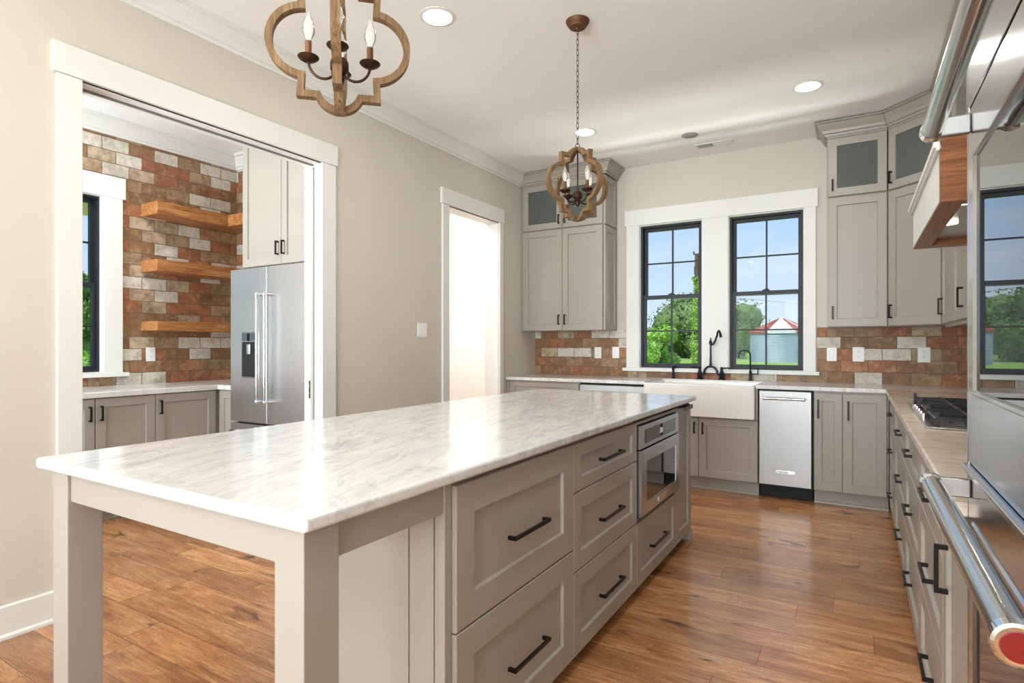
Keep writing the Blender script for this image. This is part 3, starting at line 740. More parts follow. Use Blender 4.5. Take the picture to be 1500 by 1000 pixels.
# ------------------------------------------------------------------ wall oven tower
OX = 3.297; OY0, OY1 = 4.222, 4.984
tc = thing('oven_cabinet', (3.62, -4.61, 0), 'tall greige cabinet surrounding the stainless wall oven', 'cabinet')
g = G(); g.fbox(FR, 4.2065, 4.219, .012, DR - .004, 0, 2.93); g.fbox(FR, 4.99, 5.03, .012, DR - .004, 0, 2.93); g.fbox(FR, 4.219, 4.99, .012, .03, 0, 2.93); g.build('side_panel', cab_m, tc)
g = G(); g.fbox(FR, 4.219, 4.99, .03, DR - .03, .06, .10); g.fbox(FR, 4.219, 4.99, .03, DR - .03, 2.02, 2.93); g.build('body', cab_m, tc)
front(FR, 'drawer', 4.222, 4.986, .10, .30, DR - .004, tc, ('h', 4.6, .2, .2))
front(FR, 'door', 4.222, 4.986, 2.03, 2.92, DR - .004, tc)
ov = thing('double_oven', (3.6, -4.6, .31), 'stainless steel double wall oven with thick bar handles at the right edge', 'oven')
OD = RWX - OX
g = G(); g.fbox(FR, OY0 + .005, OY1 - .005, .05, OD - .03, .31, 2.0); g.build('chassis', dark_m, ov)
g = G(); g.fbox(FR, OY0 - .012, OY0 + .004, OD - .03, OD, .31, 2.0); g.fbox(FR, OY1 - .004, OY1 + .004, OD - .03, OD, .31, 2.0); g.build('side_trim', ovenst_m, ov, bevel=.002)
g = G(); g.fbox(FR, OY0 + .006, OY1 - .006, OD - .03, OD, 1.722, 2.0); g.build('control_panel', ovenst_m, ov, bevel=.002)
def oven_door(name, z0, z1, w0, w1):
    u0, u1 = OY0 + .006, OY1 - .006; m = .085
    def R(a, b, c, e, d): return [FR(a, d, c), FR(b, d, c), FR(b, d, e), FR(a, d, e)]
    g = G()
    g.loft([R(u0, u1, z0, z1, OD - .03), R(u0, u1, z0, z1, OD - .002), R(u0 + .002, u1 - .002, z0 + .002, z1 - .002, OD), R(u0 + m - .03, u1 - m + .03, w0 - .012, w1 + .012, OD), R(u0 + m - .024, u1 - m + .024, w0 - .008, w1 + .008, OD + .004), R(u0 + m - .006, u1 - m + .006, w0 - .002, w1 + .002, OD + .004), R(u0 + m, u1 - m, w0, w1, OD - .002), R(u0 + m, u1 - m, w0, w1, OD - .03)], loop=True)
    o = g.build(name, ovenst_m, ov)
    g = G(); g.fbox(FR, u0 + m - .001, u1 - m + .001, OD - .008, OD - .0015, w0 - .001, w1 + .001); g.build('window', ovenglass_m, o)
    return o
ud = oven_door('upper_door', 1.004, 1.714, 1.155, 1.603)
ld = oven_door('lower_door', .33, .989, .45, .885)
g = G(); g.fbox(FR, OY0 + .002, OY1 - .002, OD - .02, OD + .012, .990, 1.002); g.build('vent_lip', bar_m, ov, bevel=.003)
def bar(z, door):
    a, b = -4.232, -5.0; x = 3.235
    g = G(); g.lathe((x, b, z), [(.0185, .01), (.0185, a - b - .01)], 28, axis=1); hb = g.build('handle', bar_m, door, smooth=True)
    for y0, y1 in ((a - .022, a), (b, b + .022)):
        g = G(); g.lathe((x, y0, z), [(.0185, 0), (.0215, .003), (.0215, y1 - y0 - .003), (.0185, y1 - y0)], 28, axis=1); g.build('collar', chrome_m, door, smooth=True)
    for yy in (-4.255, -4.965):
        g = G(); g.box(x + .012, OX, yy - .008, yy + .008, z - .019, z + .019); g.build('handle_mount', mount_m, door, bevel=.003)
    g = G(); g.lathe((x, b - .002, z), [(.0001, 0), (.0145, .0), (.0155, .003)], 24, axis=1); g.build('medallion', red_m, door, smooth=True)
bar(1.683, ud); bar(.955, ld)

# ------------------------------------------------------------------ farmhouse sink + faucets
sk = thing('farmhouse_sink', (1.925, -.4, .63), 'white apron front farmhouse sink under the two windows', 'sink')
sx0, sx1, sy0, sy1, sz0, sz1 = 1.466, 2.384, -.69, -.132, .6305, .905
g = G()
def rc(x0, x1, y0, y1, z): return [(x0, y0, z), (x1, y0, z), (x1, y1, z), (x0, y1, z)]
g.loft([rc(sx0, sx1, sy0, sy1, sz0), rc(sx0, sx1, sy0, sy1, sz1), rc(sx0 + .03, sx1 - .03, sy0 + .035, sy1 - .03, sz1), rc(sx0 + .045, sx1 - .045, sy0 + .05, sy1 - .045, sz0 + .03)])
g.build('basin', white_m, sk, bevel=.008, seg=3)
g = G(); g.lathe((1.925, -.38, sz0 + .031), [(.045, 0), (.045, .002), (.03, .001)], 20); g.build('drain', chrome_m, sk)
# bridge faucet
fc = thing('bridge_faucet', (1.912, -.075, .914), 'black bridge faucet with curved spout standing behind the sink', 'faucet')
fy = -.075
for x in (1.812, 2.012):
    g = G(); g.lathe((x, fy, .914), [(.031, 0), (.031, .009), (.021, .016), (.022, .034), (.027, .044), (.023, .058), (.015, .072), (.011, .1), (.016, .104), (.014, .114), (.006, .12)], 18); g.build('valve', faucet_m, fc, smooth=True)
for x, dx in ((1.812, -1), (2.012, 1)):
    g = G(); g.tube([(x, fy, 1.02), (x + dx * .05, fy - .012, 1.026), (x + dx * .075, fy - .02, 1.022)], [.008, .006, .009], 8)
    g.tube([(x, fy, 1.005), (x, fy, 1.035)], .007, 8); g.build('lever', faucet_m, fc, smooth=True)
arch = [(1.812, fy, .958), (1.838, fy, .960), (1.852, fy, .972)] + [(1.912 - .06 * math.cos(t), fy, .975 + .062 * math.sin(t)) for t in [PI * i / 16 for i in range(17)]] + [(1.972, fy, .972), (1.986, fy, .960), (2.012, fy, .958)]
g = G(); g.tube(arch, .0105, 10); g.build('bridge', faucet_m, fc, smooth=True)
g = G(); g.lathe((1.912, fy, 1.03), [(.014, 0), (.017, .012), (.011, .03), (.009, .12), (.0085, .21), (.014, .215), (.015, .235), (.009, .25), (.005, .262), (.007, .27), (.001, .28)], 16); g.build('riser', faucet_m, fc, smooth=True)
sp = []
for i in range(25):
    t = i / 24
    if t < .45: k = t / .45; sp.append((1.912 + k * .08, fy - k * .10, 1.245 - .012 * math.sin(k * PI) + k ** 2 * .085))
    else:
        a = (t - .45) / .55 * 2.6; sp.append((1.912 + .08 + .03 * (1 - math.cos(a)) * .9, fy - .10 - .055 * (1 - math.cos(a)) * .9, 1.325 + .045 * math.sin(a) - .035 * max(0, a - 1.5)))
g = G(); g.tube(sp, [.009] * 20 + [.0095, .010, .011, .012, .012], 10); g.build('spout', faucet_m, fc, smooth=True)
s = thing('side_sprayer', (1.56, -.075, .914), 'black side sprayer left of the bridge faucet', 'faucet')
g = G(); g.lathe((1.56, fy, .914), [(.022, 0), (.022, .006), (.014, .014), (.012, .04), (.015, .046)], 16); g.build('base', faucet_m, s, smooth=True)
g = G(); g.lathe((1.56, fy, .960), [(.010, 0), (.009, .03), (.013, .055), (.015, .066), (.006, .07)], 16)
g.tube([(1.56, fy, 1.022), (1.59, fy - .02, 1.026)], [.014, .012], 10); g.build('spray_head', faucet_m, s, smooth=True)
s = thing('filter_faucet', (2.262, -.075, .914), 'slim black gooseneck water tap right of the bridge faucet', 'faucet')
g = G(); g.lathe((2.262, fy, .914), [(.018, 0), (.018, .006), (.012, .012), (.012, .085), (.007, .092)], 16); g.build('base', faucet_m, s, smooth=True)
pts = [(2.262, fy, 1.0), (2.262, fy, 1.14)] + [(2.262 - .045 * (1 - math.cos(a)), fy - .03 * (1 - math.cos(a)), 1.14 + .052 * math.sin(a)) for a in [PI * i / 14 for i in range(1, 15)]] + [(2.172, fy - .06, 1.12)]
g = G(); g.tube(pts, .007, 8); g.build('spout', faucet_m, s, smooth=True)
g = G(); g.tube([(2.262, fy, .975), (2.322, fy, .975), (2.326, fy, .98), (2.326, fy, 1.03)], .005, 8); g.build('lever', faucet_m, s, smooth=True)

# ------------------------------------------------------------------ appliances in the back run
dw = thing('dishwasher', (1.135, -.33, 0), 'stainless dishwasher left of the farmhouse sink, mostly behind the island', 'dishwasher')
g = G(); g.fbox(FB, .815, 1.456, .03, DB - .03, .1, .882); g.fbox(FB, .815, 1.456, .03, DB - .09, 0, .1); g.build('tub', dark_m, dw)
g = G(); g.fbox(FB, .822, 1.448, DB - .028, DB + .004, .12, .862); g.build('door', ice_m, dw, bevel=.003)
g = G(); g.tube([(.88, -DB - .045, .80), (1.39, -DB - .045, .80)], .010, 12); g.build('handle', bar_m, dw, smooth=True)
for x in (.89, 1.38):
    g = G(); g.tube([(x, -DB - .004, .80), (x, -DB - .045, .80)], .008, 10); g.build('handle_mount', chrome_m, dw, smooth=True)
im = thing('ice_maker', (2.603, -.33, 0), 'stainless undercounter ice maker between the sink and the narrow cabinet door', 'ice maker')
g = G(); g.fbox(FB, 2.404, 2.803, .03, DB - .03, .1, .882); g.build('casing', dark_m, im)
g = G(); g.fbox(FB, 2.411, 2.792, DB - .028, DB + .006, .112, .870); d = g.build('door', ice_m, im, bevel=.004)
g = G(); g.fbox(FB, 2.41, 2.794, DB - .12, DB - .075, .004, .105)
for k in range(4): g.fbox(FB, 2.43, 2.775, DB - .075, DB - .068, .02 + k * .022, .03 + k * .022)
g.build('kick_grille', dark_m, im, bevel=.001)
g = G(); g.tube([(2.45, -DB - .048, .812), (2.745, -DB - .048, .812)], .011, 14); g.build('handle', bar_m, im, smooth=True)
for x in (2.458, 2.737):
    g = G(); g.tube([(x, -DB - .006, .812), (x, -DB - .048, .812)], .010, 10); g.lathe((x - .012, -DB - .048, .812), [(.012, 0), (.0128, .002), (.0128, .022), (.012, .024)], 16, axis=0); g.build('handle_mount', chrome_m, im, smooth=True)
def text(s, loc, size, mat, parent, name='lettering', rot=(PI / 2, 0, 0)):
    cu = bpy.data.curves.new(name, 'FONT'); cu.body = s; cu.size = size; cu.extrude = .0004; cu.align_x = 'CENTER'
    t = bpy.data.objects.new(name, cu); COL.objects.link(t)
    dg = bpy.context.evaluated_depsgraph_get(); me = bpy.data.meshes.new_from_object(t.evaluated_get(dg))
    bpy.data.objects.remove(t); me.transform(Matrix.Translation(loc) @ Matrix.Rotation(rot[2], 4, 'Z') @ Matrix.Rotation(rot[0], 4, 'X'))
    me.transform(Matrix.Translation(-OFF[parent.name])); me.materials.clear(); me.materials.append(mat)
    o = bpy.data.objects.new(name, me); COL.objects.link(o); o.parent = parent; OFF[o.name] = OFF[parent.name]; return o
g = G(); g.fbox(FB, 2.535, 2.655, DB + .006, DB + .0085, .212, .238); bd = g.build('badge', steel_m, im, bevel=.001)
text('KitchenAid', (2.587, -DB - .0088, .2195), .018, dark_m, im)
g = G(); g.lathe((2.665, -DB - .0092, .225), [(.011, .0), (.011, .003)], 18, axis=1); g.build('medallion', steel_m, im)

# ------------------------------------------------------------------ pantry: counter run, shelves, fridge
pb, pf = PX + .012, -1.42
dP = pf - PX
c = thing('base_cabinet', (-1.73, -3.4, 0), 'grey pantry base cabinet with two wide doors below the brick wall', 'cabinet')
g = G(); g.fbox(FP, -3.752, -2.875, .012, dP - .0205, .108, .872); g.build('body', cab_m, c); toe(FP, -3.752, -2.875, dP, c, .108)
front(FP, 'door', -3.750, -3.355, BOT, .868, dP, c, ('v', -3.718, .765, .105)); front(FP, 'door', -3.351, -2.877, BOT, .868, dP, c, ('v', -3.318, .772, .105))
c = thing('base_cabinet', (-1.73, -4.2, 0), 'grey pantry base cabinet under the pantry window, cut by the door casing', 'cabinet')
g = G(); g.fbox(FP, -4.60, -3.754, .012, dP - .0205, .108, .872); g.build('body', cab_m, c); toe(FP, -4.60, -3.754, dP, c, .108)
front(FP, 'door', -4.598, -4.18, BOT, .868, dP, c, ('v', -4.21, .765, .105)); front(FP, 'door', -4.176, -3.756, BOT, .868, dP, c, ('v', -3.788, .765, .105))
c = thing('base_cabinet', (-1.6, -2.55, 0), 'grey corner base cabinet tucked between pantry run and refrigerator', 'cabinet')
g = G(); g.poly([(PX + .012, -2.282), (-1.165, -2.282), (-1.165, -2.832), (-1.4405, -2.832), (-1.4405, -2.873), (PX + .012, -2.873)], .108, .872); g.build('body', cab_m, c)
FPC = frame((0, PY1), (1, 0), (0, -1)); dC = 2.852 + PY1
front(FPC, 'door', -1.416, -1.168, BOT, .868, dC, c); toe(FPC, -1.416, -1.166, dC, c, .108)
o = slab([(PX + .001, -4.62), (-1.40, -4.62), (-1.40, -2.872), (-1.163, -2.872), (-1.163, PY1 - .001), (PX + .001, PY1 - .001)], .873, .914, marble_m, 'countertop')
tag(o, 'white marble pantry countertop below the brick wall and shelves', 'countertop')
for z0, z1, L in ((2.313, 2.418, True), (1.846, 1.943, False), (1.358, 1.436, False)):
    g = G()
    if L: g.poly([(PX + .001, PY1 - .001), (-1.14, PY1 - .001), (-1.14, -2.52), (-1.80, -2.52), (-1.80, -3.143), (PX + .001, -3.143)], z0, z1)
    else: g.poly([(PX + .001, PY1 - .001), (-1.80, PY1 - .001), (-1.80, -3.143), (PX + .001, -3.143)], z0, z1)
    o = g.build('floating_shelf', shelf_m, None, bevel=.004)
    tag(o, {2.313: 'thick wood floating shelf on the brick wall, topmost of three', 1.846: 'thick wood floating shelf on the brick wall, middle of three', 1.358: 'wood floating shelf on the brick wall, lowest of three'}[z0], 'shelf', 'wood shelves on the brick wall')
fr = thing('refrigerator', (-.69, -2.6, 0), 'stainless french door refrigerator seen through the wide doorway', 'refrigerator')
fx0, fx1, ffy = -1.145, -.235, -2.93
FF = frame((0, 0), (1, 0), (0, -1)); fd = -ffy
g = G(); g.box(fx0 + .01, fx1 - .01, -2.86, PY1 - .012, .02, 1.80); g.build('cabinet_body', dark_m, fr)
xs = -.696
g = G(); g.fbox(FF, fx0, xs - .003, fd - .065, fd, .645, 1.828); dl = g.build('door', steelv_m, fr, bevel=.006, seg=3)
g = G(); g.fbox(FF, xs + .003, fx1, fd - .065, fd, .645, 1.828); drr = g.build('door', steelv_m, fr, bevel=.006, seg=3)
g = G(); g.fbox(FF, fx0, fx1, fd - .065, fd, .06, .632); fz = g.build('freezer_drawer', steelv_m, fr, bevel=.006, seg=3)
for x, dd in ((-.775, dl), (-.635, drr)):
    x = xs - .045 if dd is dl else xs + .045
    g = G(); g.tube([(x, ffy - .055, .80), (x, ffy - .055, 1.63)], .0125, 14); hh = g.build('handle', bar_m, dd, smooth=True)
    for zz in (.815, 1.615):
        g = G(); g.tube([(x, ffy, zz), (x, ffy - .055, zz)], .010, 10); g.lathe((x, ffy - .055, zz - .014), [(.013, 0), (.0145, .003), (.0145, .025), (.013, .028)], 16); g.build('handle_mount', chrome_m, dd, smooth=True)
g = G(); g.tube([(fx0 + .08, ffy - .055, .575), (fx1 - .08, ffy - .055, .575)], .0125, 14); g.build('handle', bar_m, fz, smooth=True)
for x in (fx0 + .1, fx1 - .1):
    g = G(); g.tube([(x, ffy, .575), (x, ffy - .055, .575)], .010, 10); g.build('handle_mount', chrome_m, fz, smooth=True)
g = G(); g.shaker(FF, -1.0, -.79, .985, 1.34, fd - .001, fd + .004, .008, .0045, sl=.001); g.build('dispenser_frame', bar_m, dl)
g = G(); g.fbox(FF, -.99, -.80, fd - .002, fd + .0015, .995, 1.265); g.build('dispenser_recess', dark_m, dl)
g = G(); g.fbox(FF, -.99, -.80, fd, fd + .003, 1.27, 1.33); g.build('dispenser_display', ovenglass_m, dl)
g = G(); g.fbox(FF, -.915, -.875, fd + .0016, fd + .02, 1.17, 1.245); g.build('spout', chrome_m, dl, bevel=.003)
fcx = thing('fridge_cabinet', (-.64, -2.55, 1.85), 'tall greige two door cabinet above the refrigerator', 'cabinet')
dF = 2.85
g = G(); g.box(-1.111, -.15, -dF + .0205, PY1 - .002, 1.85, 2.999); g.build('body', cab_m, fcx)
front(FF, 'door', -1.108, -.640, 1.853, 2.95, dF, fcx, ('v', -.672, 1.975, .105)); front(FF, 'door', -.636, -.152, 1.853, 2.95, dF, fcx, ('v', -.604, 1.975, .105))
g = G(); g.fbox(FF, -1.111, -.15, dF - .0205, dF - .001, 2.952, 3.0); g.build('frieze', cab_m, fcx)

# ------------------------------------------------------------------ plates on the walls
def plate(F, u, z, d, label, w=.076, h=.118, duplex=True, gang=1, cat='outlet', name='outlet', group=None):
    o = thing(name, F(u, d, z), label, cat, group)
    g = G(); g.fbox(F, u - w / 2, u + w / 2, d, d + .006, z - h / 2, z + h / 2); g.build('cover_plate', plate_m, o, bevel=.003)
    for k in range(gang):
        uc = u + (k - (gang - 1) / 2) * .046
        if duplex:
            g = G()
            for s_ in (-1, 1): g.lathe((0, 0, 0), [(.0001, 0), (.0165, 0), (.0165, .002)], 16, axis=1) if False else g.fbox(F, uc - .016, uc + .016, d + .0055, d + .0075, z + s_ * .022 - .014, z + s_ * .022 + .014)
            rcp = g.build('receptacle', plate_m, o, bevel=.003)
            g = G()
            for s_ in (-1, 1):
                for q_ in (-1, 1): g.fbox(F, uc + q_ * .006 - .0012, uc + q_ * .006 + .0012, d + .0074, d + .0078, z + s_ * .022 - .004, z + s_ * .022 + .006)
            g.build('slots', dark_m, rcp)
        else:
            g = G(); g.fbox(F, uc - .0165, uc + .0165, d + .0055, d + .0085, z - .033, z + .033); rk = g.build('rocker', plate_m, o, bevel=.002)
    return o
plate(FB, .752, 1.157, .008, 'white outlet plate on the brick tile, left one of two beneath the tall left cabinet')
plate(FB, .949, 1.161, .008, 'white switch plate on brick tile right beside the left window casing', duplex=False, cat='switch', name='light_switch')
plate(FB, 2.909, 1.159, .008, 'white switch plate on brick tile nearest the right window casing', duplex=False, cat='switch', name='light_switch')
plate(FB, 3.106, 1.160, .008, 'white outlet plate on brick tile, middle of the three right of the windows', .085, .122)
plate(FB, 3.56, 1.160, .008, 'white outlet plate on brick tile above the cooktop counter corner', .085, .122)
plate(FP, -3.065, 1.16, .0, 'white outlet plate on the pantry brick wall below the lowest shelf')
plate(FI, -1.972, 1.363, .0, 'white double rocker switch plate on the left wall between the doorways', .118, .118, False, 2, 'switch', 'light_switch')

# ------------------------------------------------------------------ ceiling fixtures
CL = ['round recessed ceiling light nearest the camera, beside the near pendant', 'round recessed ceiling light seen behind the far pendant chain', 'round recessed ceiling light in front of the right wall cabinets',
      'round recessed ceiling light added out of view over the aisle near the wall oven', 'round recessed ceiling light added unseen behind the camera on the left', 'round recessed ceiling light added unseen behind the camera on the right',
      'round recessed ceiling light added unseen by the rear windows on the left', 'round recessed ceiling light added unseen by the rear windows on the right']
def can(x, y, label, w, z=CE):
    o = thing('recessed_light', (x, y, z), label, 'ceiling light', 'recessed ceiling lights')
    g = G(); g.lathe((x, y, z), [(.082, -.0005), (.096, -.0005), (.097, -.004), (.080, -.007)], 32, loop=True); g.build('trim_ring', trim_m, o, smooth=True)
    g = G(); g.lathe((x, y, z), [(.0005, -.004), (.081, -.004), (.081, -.006), (.0005, -.0062)], 32); g.build('lens', lens_m, o)
    area('can_lamp', (x, y, z - .012), (0, 0, 0), .15, .15, w, (1, .97, .93), 'DISK')
for (x, y), l in zip(CANS, CL): can(x, y, l, 3.4 if y > -2 else 7)
can(-1.1, -3.9, 'round recessed ceiling light added unseen inside the pantry', 16)  # unseen lamp added to brighten the pantry
can(-.9, -1.15, 'round recessed ceiling light added unseen in the white hall', 36)  # unseen lamp added to keep the hall bright
sp = thing('ceiling_speaker', (1.856, -.63, CE), 'small round grey grille on the ceiling beside the air vent', 'speaker')
g = G(); g.lathe((1.856, -.63, CE), [(.0005, -.006), (.062, -.006), (.07, -.0005), (.0005, -.0004)][::-1], 28); g.build('grille', concrete_m, sp, smooth=True)
vt = thing('ceiling_vent', (1.99, -.30, CE), 'white rectangular ceiling air vent in front of the windows', 'vent')
g = G()
for x0, x1, y0, y1 in ((1.83, 1.848, -.365, -.235), (2.132, 2.15, -.365, -.235), (1.848, 2.132, -.365, -.35), (1.848, 2.132, -.25, -.235), (1.982, 1.998, -.35, -.25)): g.box(x0, x1, y0, y1, CE - .008, CE - .0002)
g.build('frame', trim_m, vt, bevel=.002)
g = G(); g.box(1.84, 2.14, -.36, -.24, CE - .0015, CE - .0004); g.build('backing', slot_m, vt)
for k in range(8):
    for a, b, sgn in ((1.848, 1.982, -1), (1.998, 2.132, 1)):
        y = -.345 + k * .0125
        g = G(); g.hexa([(a, y, CE - .002), (b, y, CE - .002), (b, y + .002, CE - .002), (a, y + .002, CE - .002), (a, y + sgn * .006, CE - .008), (b, y + sgn * .006, CE - .008), (b, y + sgn * .006 + .002, CE - .008), (a, y + sgn * .006 + .002, CE - .008)])
        g.build('slat', trim_m, vt)

# ------------------------------------------------------------------ pendants
def quatrefoil():
    P = []
    def arc(cx, cy, r, a0, a1, k):
        for i in range(k + 1):
            a = math.radians(a0 + (a1 - a0) * i / k); P.append((cx + r * math.cos(a), cy + r * math.sin(a)))
    arc(0, -.133, .064, -160, -20, 16); P.append((.110, -.155))
    arc(.096, 0, .101, -84, 84, 26); P.append((.110, .155))
    arc(0, .133, .064, 20, 160, 16); P.append((-.110, .155))
    arc(-.096, 0, .101, 96, 264, 26); P.append((-.110, -.155))
    return P
def pendant(cx, cy, cz, label, top=CE):
    r = thing('pendant_light', (cx, cy, cz), label, 'pendant light', 'quatrefoil pendants over the island')
    Q = [Vector(p) for p in quatrefoil()]; m = len(Q)
    for ai, w in ((0, .013), (PI / 2, .0126)):
        rings = []
        for i in range(m):
            t0 = (Q[i] - Q[i - 1]).normalized(); t1 = (Q[(i + 1) % m] - Q[i]).normalized()
            n0 = Vector((t0.y, -t0.x)); n1 = Vector((t1.y, -t1.x)); nn = (n0 + n1).normalized(); k = .0098 / max(.45, nn.dot(n0))
            ring = []
            for s_, e_ in ((1, -1), (1, 1), (-1, 1), (-1, -1)):
                p = Q[i] + nn * k * s_
                ring.append((cx + p.x * math.cos(ai) - e_ * w * math.sin(ai), cy + p.x * math.sin(ai) + e_ * w * math.cos(ai), cz + p.y))
            rings.append(ring)
        g = G(); g.loft(rings, loop=True); g.build('wood_frame', orb_m, r)
    g = G(); g.lathe((cx, cy, cz), [(.004, .195), (.004, -.04), (.012, -.038), (.024, -.044), (.027, -.052), (.027, -.074), (.019, -.082), (.011, -.092), (.015, -.104), (.011, -.116), (.003, -.124)], 18); g.build('stem', brown_m, r, smooth=True)
    for k in range(4):
        a = k * PI / 2; dx, dy = math.cos(a), math.sin(a); R = .088
        pts = []
        for i in range(15):
            t = i / 14; th = PI * t
            pts.append((.014 + (R - .014) * (1 - math.cos(th)) / 2, -.075 - .038 * math.sin(th) + .02 * t))
        g = G(); g.tube([(cx + p * dx, cy + p * dy, cz + h_) for p, h_ in pts], .0042, 8); arm = g.build('arm', brown_m, r, smooth=True)
        X, Y, Z = cx + R * dx, cy + R * dy, cz - .056
        g = G(); g.lathe((X, Y, Z), [(.004, -.004), (.014, -.002), (.027, .006), (.031, .011), (.030, .013), (.010, .006)], 18); g.build('drip_cup', brown_m, r, smooth=True)
        g = G(); g.lathe((X, Y, Z), [(.0095, .004), (.0095, .058), (.006, .059)], 14); g.build('candle_sleeve', candle_m, r, smooth=True)
        g = G(); g.lathe((X, Y, Z + .058), [(.006, 0), (.010, .008), (.0165, .024), (.0178, .036), (.014, .057), (.0075, .074), (.0012, .088)], 16); bl = g.build('bulb', bulb_m, r, smooth=True)
        g = G(); g.tube([(X - .004, Y, Z + .066), (X - .005, Y, Z + .1), (X, Y, Z + .108), (X + .005, Y, Z + .1), (X + .004, Y, Z + .066)], .0012, 6); g.build('filament', fil_m, bl)
    ring = [(cx + .014 * math.cos(a), cy, cz + .214 + .014 * math.sin(a)) for a in [2 * PI * i / 18 for i in range(18)]]
    g = G(); g.tube(ring, .0022, 6, loop=True); g.build('ring', brown_m, r, smooth=True)
    g = G(); z0 = cz + .226; z1 = top - .05; L = .036; nL = int((z1 - z0) / (L * .80)); st = (z1 - z0) / nL
    for i in range(nL):
        zc = z0 + st * (i + .5); pts = []
        for j in range(14):
            a = 2 * PI * j / 14; x = .0065 * math.cos(a); zz = L / 2 * math.sin(a) * 1.0
            pts.append((cx + (x if i % 2 else 0), cy + (0 if i % 2 else x), zc + zz))
        g.tube(pts, .0017, 5, loop=True)
    g.build('chain', brown_m, r, smooth=True)
    g = G(); g.lathe((cx, cy, top), [(.066, -.0005), (.066, -.010), (.058, -.026), (.050, -.032), (.046, -.042), (.012, -.046), (.010, -.052), (.004, -.058)], 28); g.build('canopy', candle_m, r, smooth=True)
    return r
def dup(root, loc, rz, label):
    c = root.copy(); COL.objects.link(c); c.location = loc; c.rotation_euler = (0, 0, rz); c['label'] = label
    for ch in list(root.children):
        a = ch.copy(); COL.objects.link(a); a.parent = c
        for gc in list(ch.children):
            b = gc.copy(); COL.objects.link(b); b.parent = a
    return c
p1 = pendant(1.78, -4.50, 2.131, 'wooden quatrefoil pendant light nearest the camera, cut by the top edge')
p1.rotation_euler = (0, 0, math.radians(44))
bpy.context.view_layer.update()
dup(p1, (1.757, -2.745, 2.137), math.radians(24.4 + 45 - 8), 'wooden quatrefoil pendant light hanging farther away, whole with its chain and canopy')

# ------------------------------------------------------------------ outdoors
GZ = -.6
g = G(); g.box(-260, 260, -120, 420, GZ - .3, GZ); tag(g.build('ground', grass_m), kind='structure')
CAM = Vector((3.104, -5.718, 1.242)); yw = math.radians(30.828)
def at(u, v, D):   # point on the view ray at depth D, used only to lay the garden out to scale
    a = (u - 750) / 849.532 * D
    return Vector((CAM.x - math.sin(yw) * D + math.cos(yw) * a, CAM.y + math.cos(yw) * D + math.sin(yw) * a, CAM.z + (504.641 - v) / 849.532 * D))
def leaves(g, c, rad, nl, size, rnd):
    for _ in range(nl):
        d = Vector((rnd.gauss(0, 1), rnd.gauss(0, 1), rnd.gauss(0, 1))).normalized()
        p = Vector(c) + Vector((d.x * rad[0], d.y * rad[1], d.z * rad[2])) * (rnd.uniform(.72, 1.04))
        a = Vector((rnd.gauss(0, 1), rnd.gauss(0, 1), rnd.gauss(0, 1))).normalized(); b = a.orthogonal().normalized(); s_ = size * rnd.uniform(.6, 1.3)
        v = [g.bm.verts.new(q) for q in (p + a * s_, p + b * s_ * .6, p - a * s_, p - b * s_ * .6)]
        g.bm.faces.new(v)
def tree(name, base, h, w, mat, label, seed, nb=14, trunk=.25, leaf=.16, nl=260, cat='tree', low=.3, group=None):
    rnd = random.Random(seed); base = Vector(base)
    r = thing(name, base, label, cat, group)
    g = G(); g.tube([base, base + Vector((.02 * w, 0, h * .35)), base + Vector((-.02 * w, .02 * w, h * .75))], [h * .035, h * .026, h * .01], 8)
    for k in range(5):
        a = k * 1.26 + rnd.random(); g.tube([base + Vector((0, 0, h * (.3 + .08 * k))), base + Vector((math.cos(a) * w * .3, math.sin(a) * w * .3, h * (.5 + .08 * k)))], [h * .014, h * .006], 6)
    g.build('trunk', bark_m, r, smooth=True)
    g = G()
    for k in range(nb):
        a = rnd.uniform(0, 2 * PI); t = rnd.random(); zz = h * (low + (1 - low) * t * .88)
        prof = math.sin(PI * min(.95, .18 + .74 * (zz / h - low) / (1 - low))) ** .6
        rr = w * .5 * prof * rnd.uniform(.25, .8); q = base + Vector((math.cos(a) * rr, math.sin(a) * rr, zz))
        s_ = w * rnd.uniform(.17, .27) * (.6 + .4 * prof)
        bmesh.ops.create_icosphere(g.bm, subdivisions=2, radius=s_ * .8, matrix=Matrix.Translation(q) @ Matrix.Diagonal((1, 1, .8, 1)))
        leaves(g, q, (s_, s_, s_ * .85), nl, leaf, rnd)
    for v in g.bm.verts: pass
    g.build('foliage', mat, r)
    return r
def gr(u, D): p = at(u, 500, D); p.z = GZ; return p
tree('leafy_tree', gr(968, 24), 2.6, 2.3, leafl_m, 'bright green young tree right outside the left kitchen window', 3, 20, leaf=.07, nl=320, low=.12)
tree('leafy_tree', gr(1032, 80), 7.9, 13.2, leafd_m, 'large dark olive tree behind the vine covered pole', 5, 44, leaf=.2, nl=420, low=.12)
tree('leafy_tree', gr(925, 74), 4.8, 6, leafm_m, 'mid green tree at the left edge of the left kitchen window view', 8, 18, leaf=.2, nl=300, low=.1)
tree('leafy_tree', gr(985, 96), 5.6, 7.4, leafd_m, 'dark tree directly behind the bright young tree', 23, 18, leaf=.2, nl=300, low=.05)
tree('leafy_tree', gr(1090, 94), 4.4, 4.4, leafm_m, 'low bushy tree just left of the silo', 9, 16, leaf=.15, nl=300, low=.05)
for k, u in enumerate((870, 960, 1050, 1120, 1190)):
    tree('leafy_tree', gr(u, 118 + 7 * (k % 2)), 5.0, 8.5, leafd_m, ['distant dark tree leftmost on the field edge', 'distant dark tree second from the left on the field edge', 'distant dark tree in the middle of the field edge', 'distant dark tree on the field edge seen left of the silo', 'distant dark tree on the field edge behind the silo'][k], 40 + k, 14, leaf=.4, nl=160, low=.05, group='trees along the field edge')
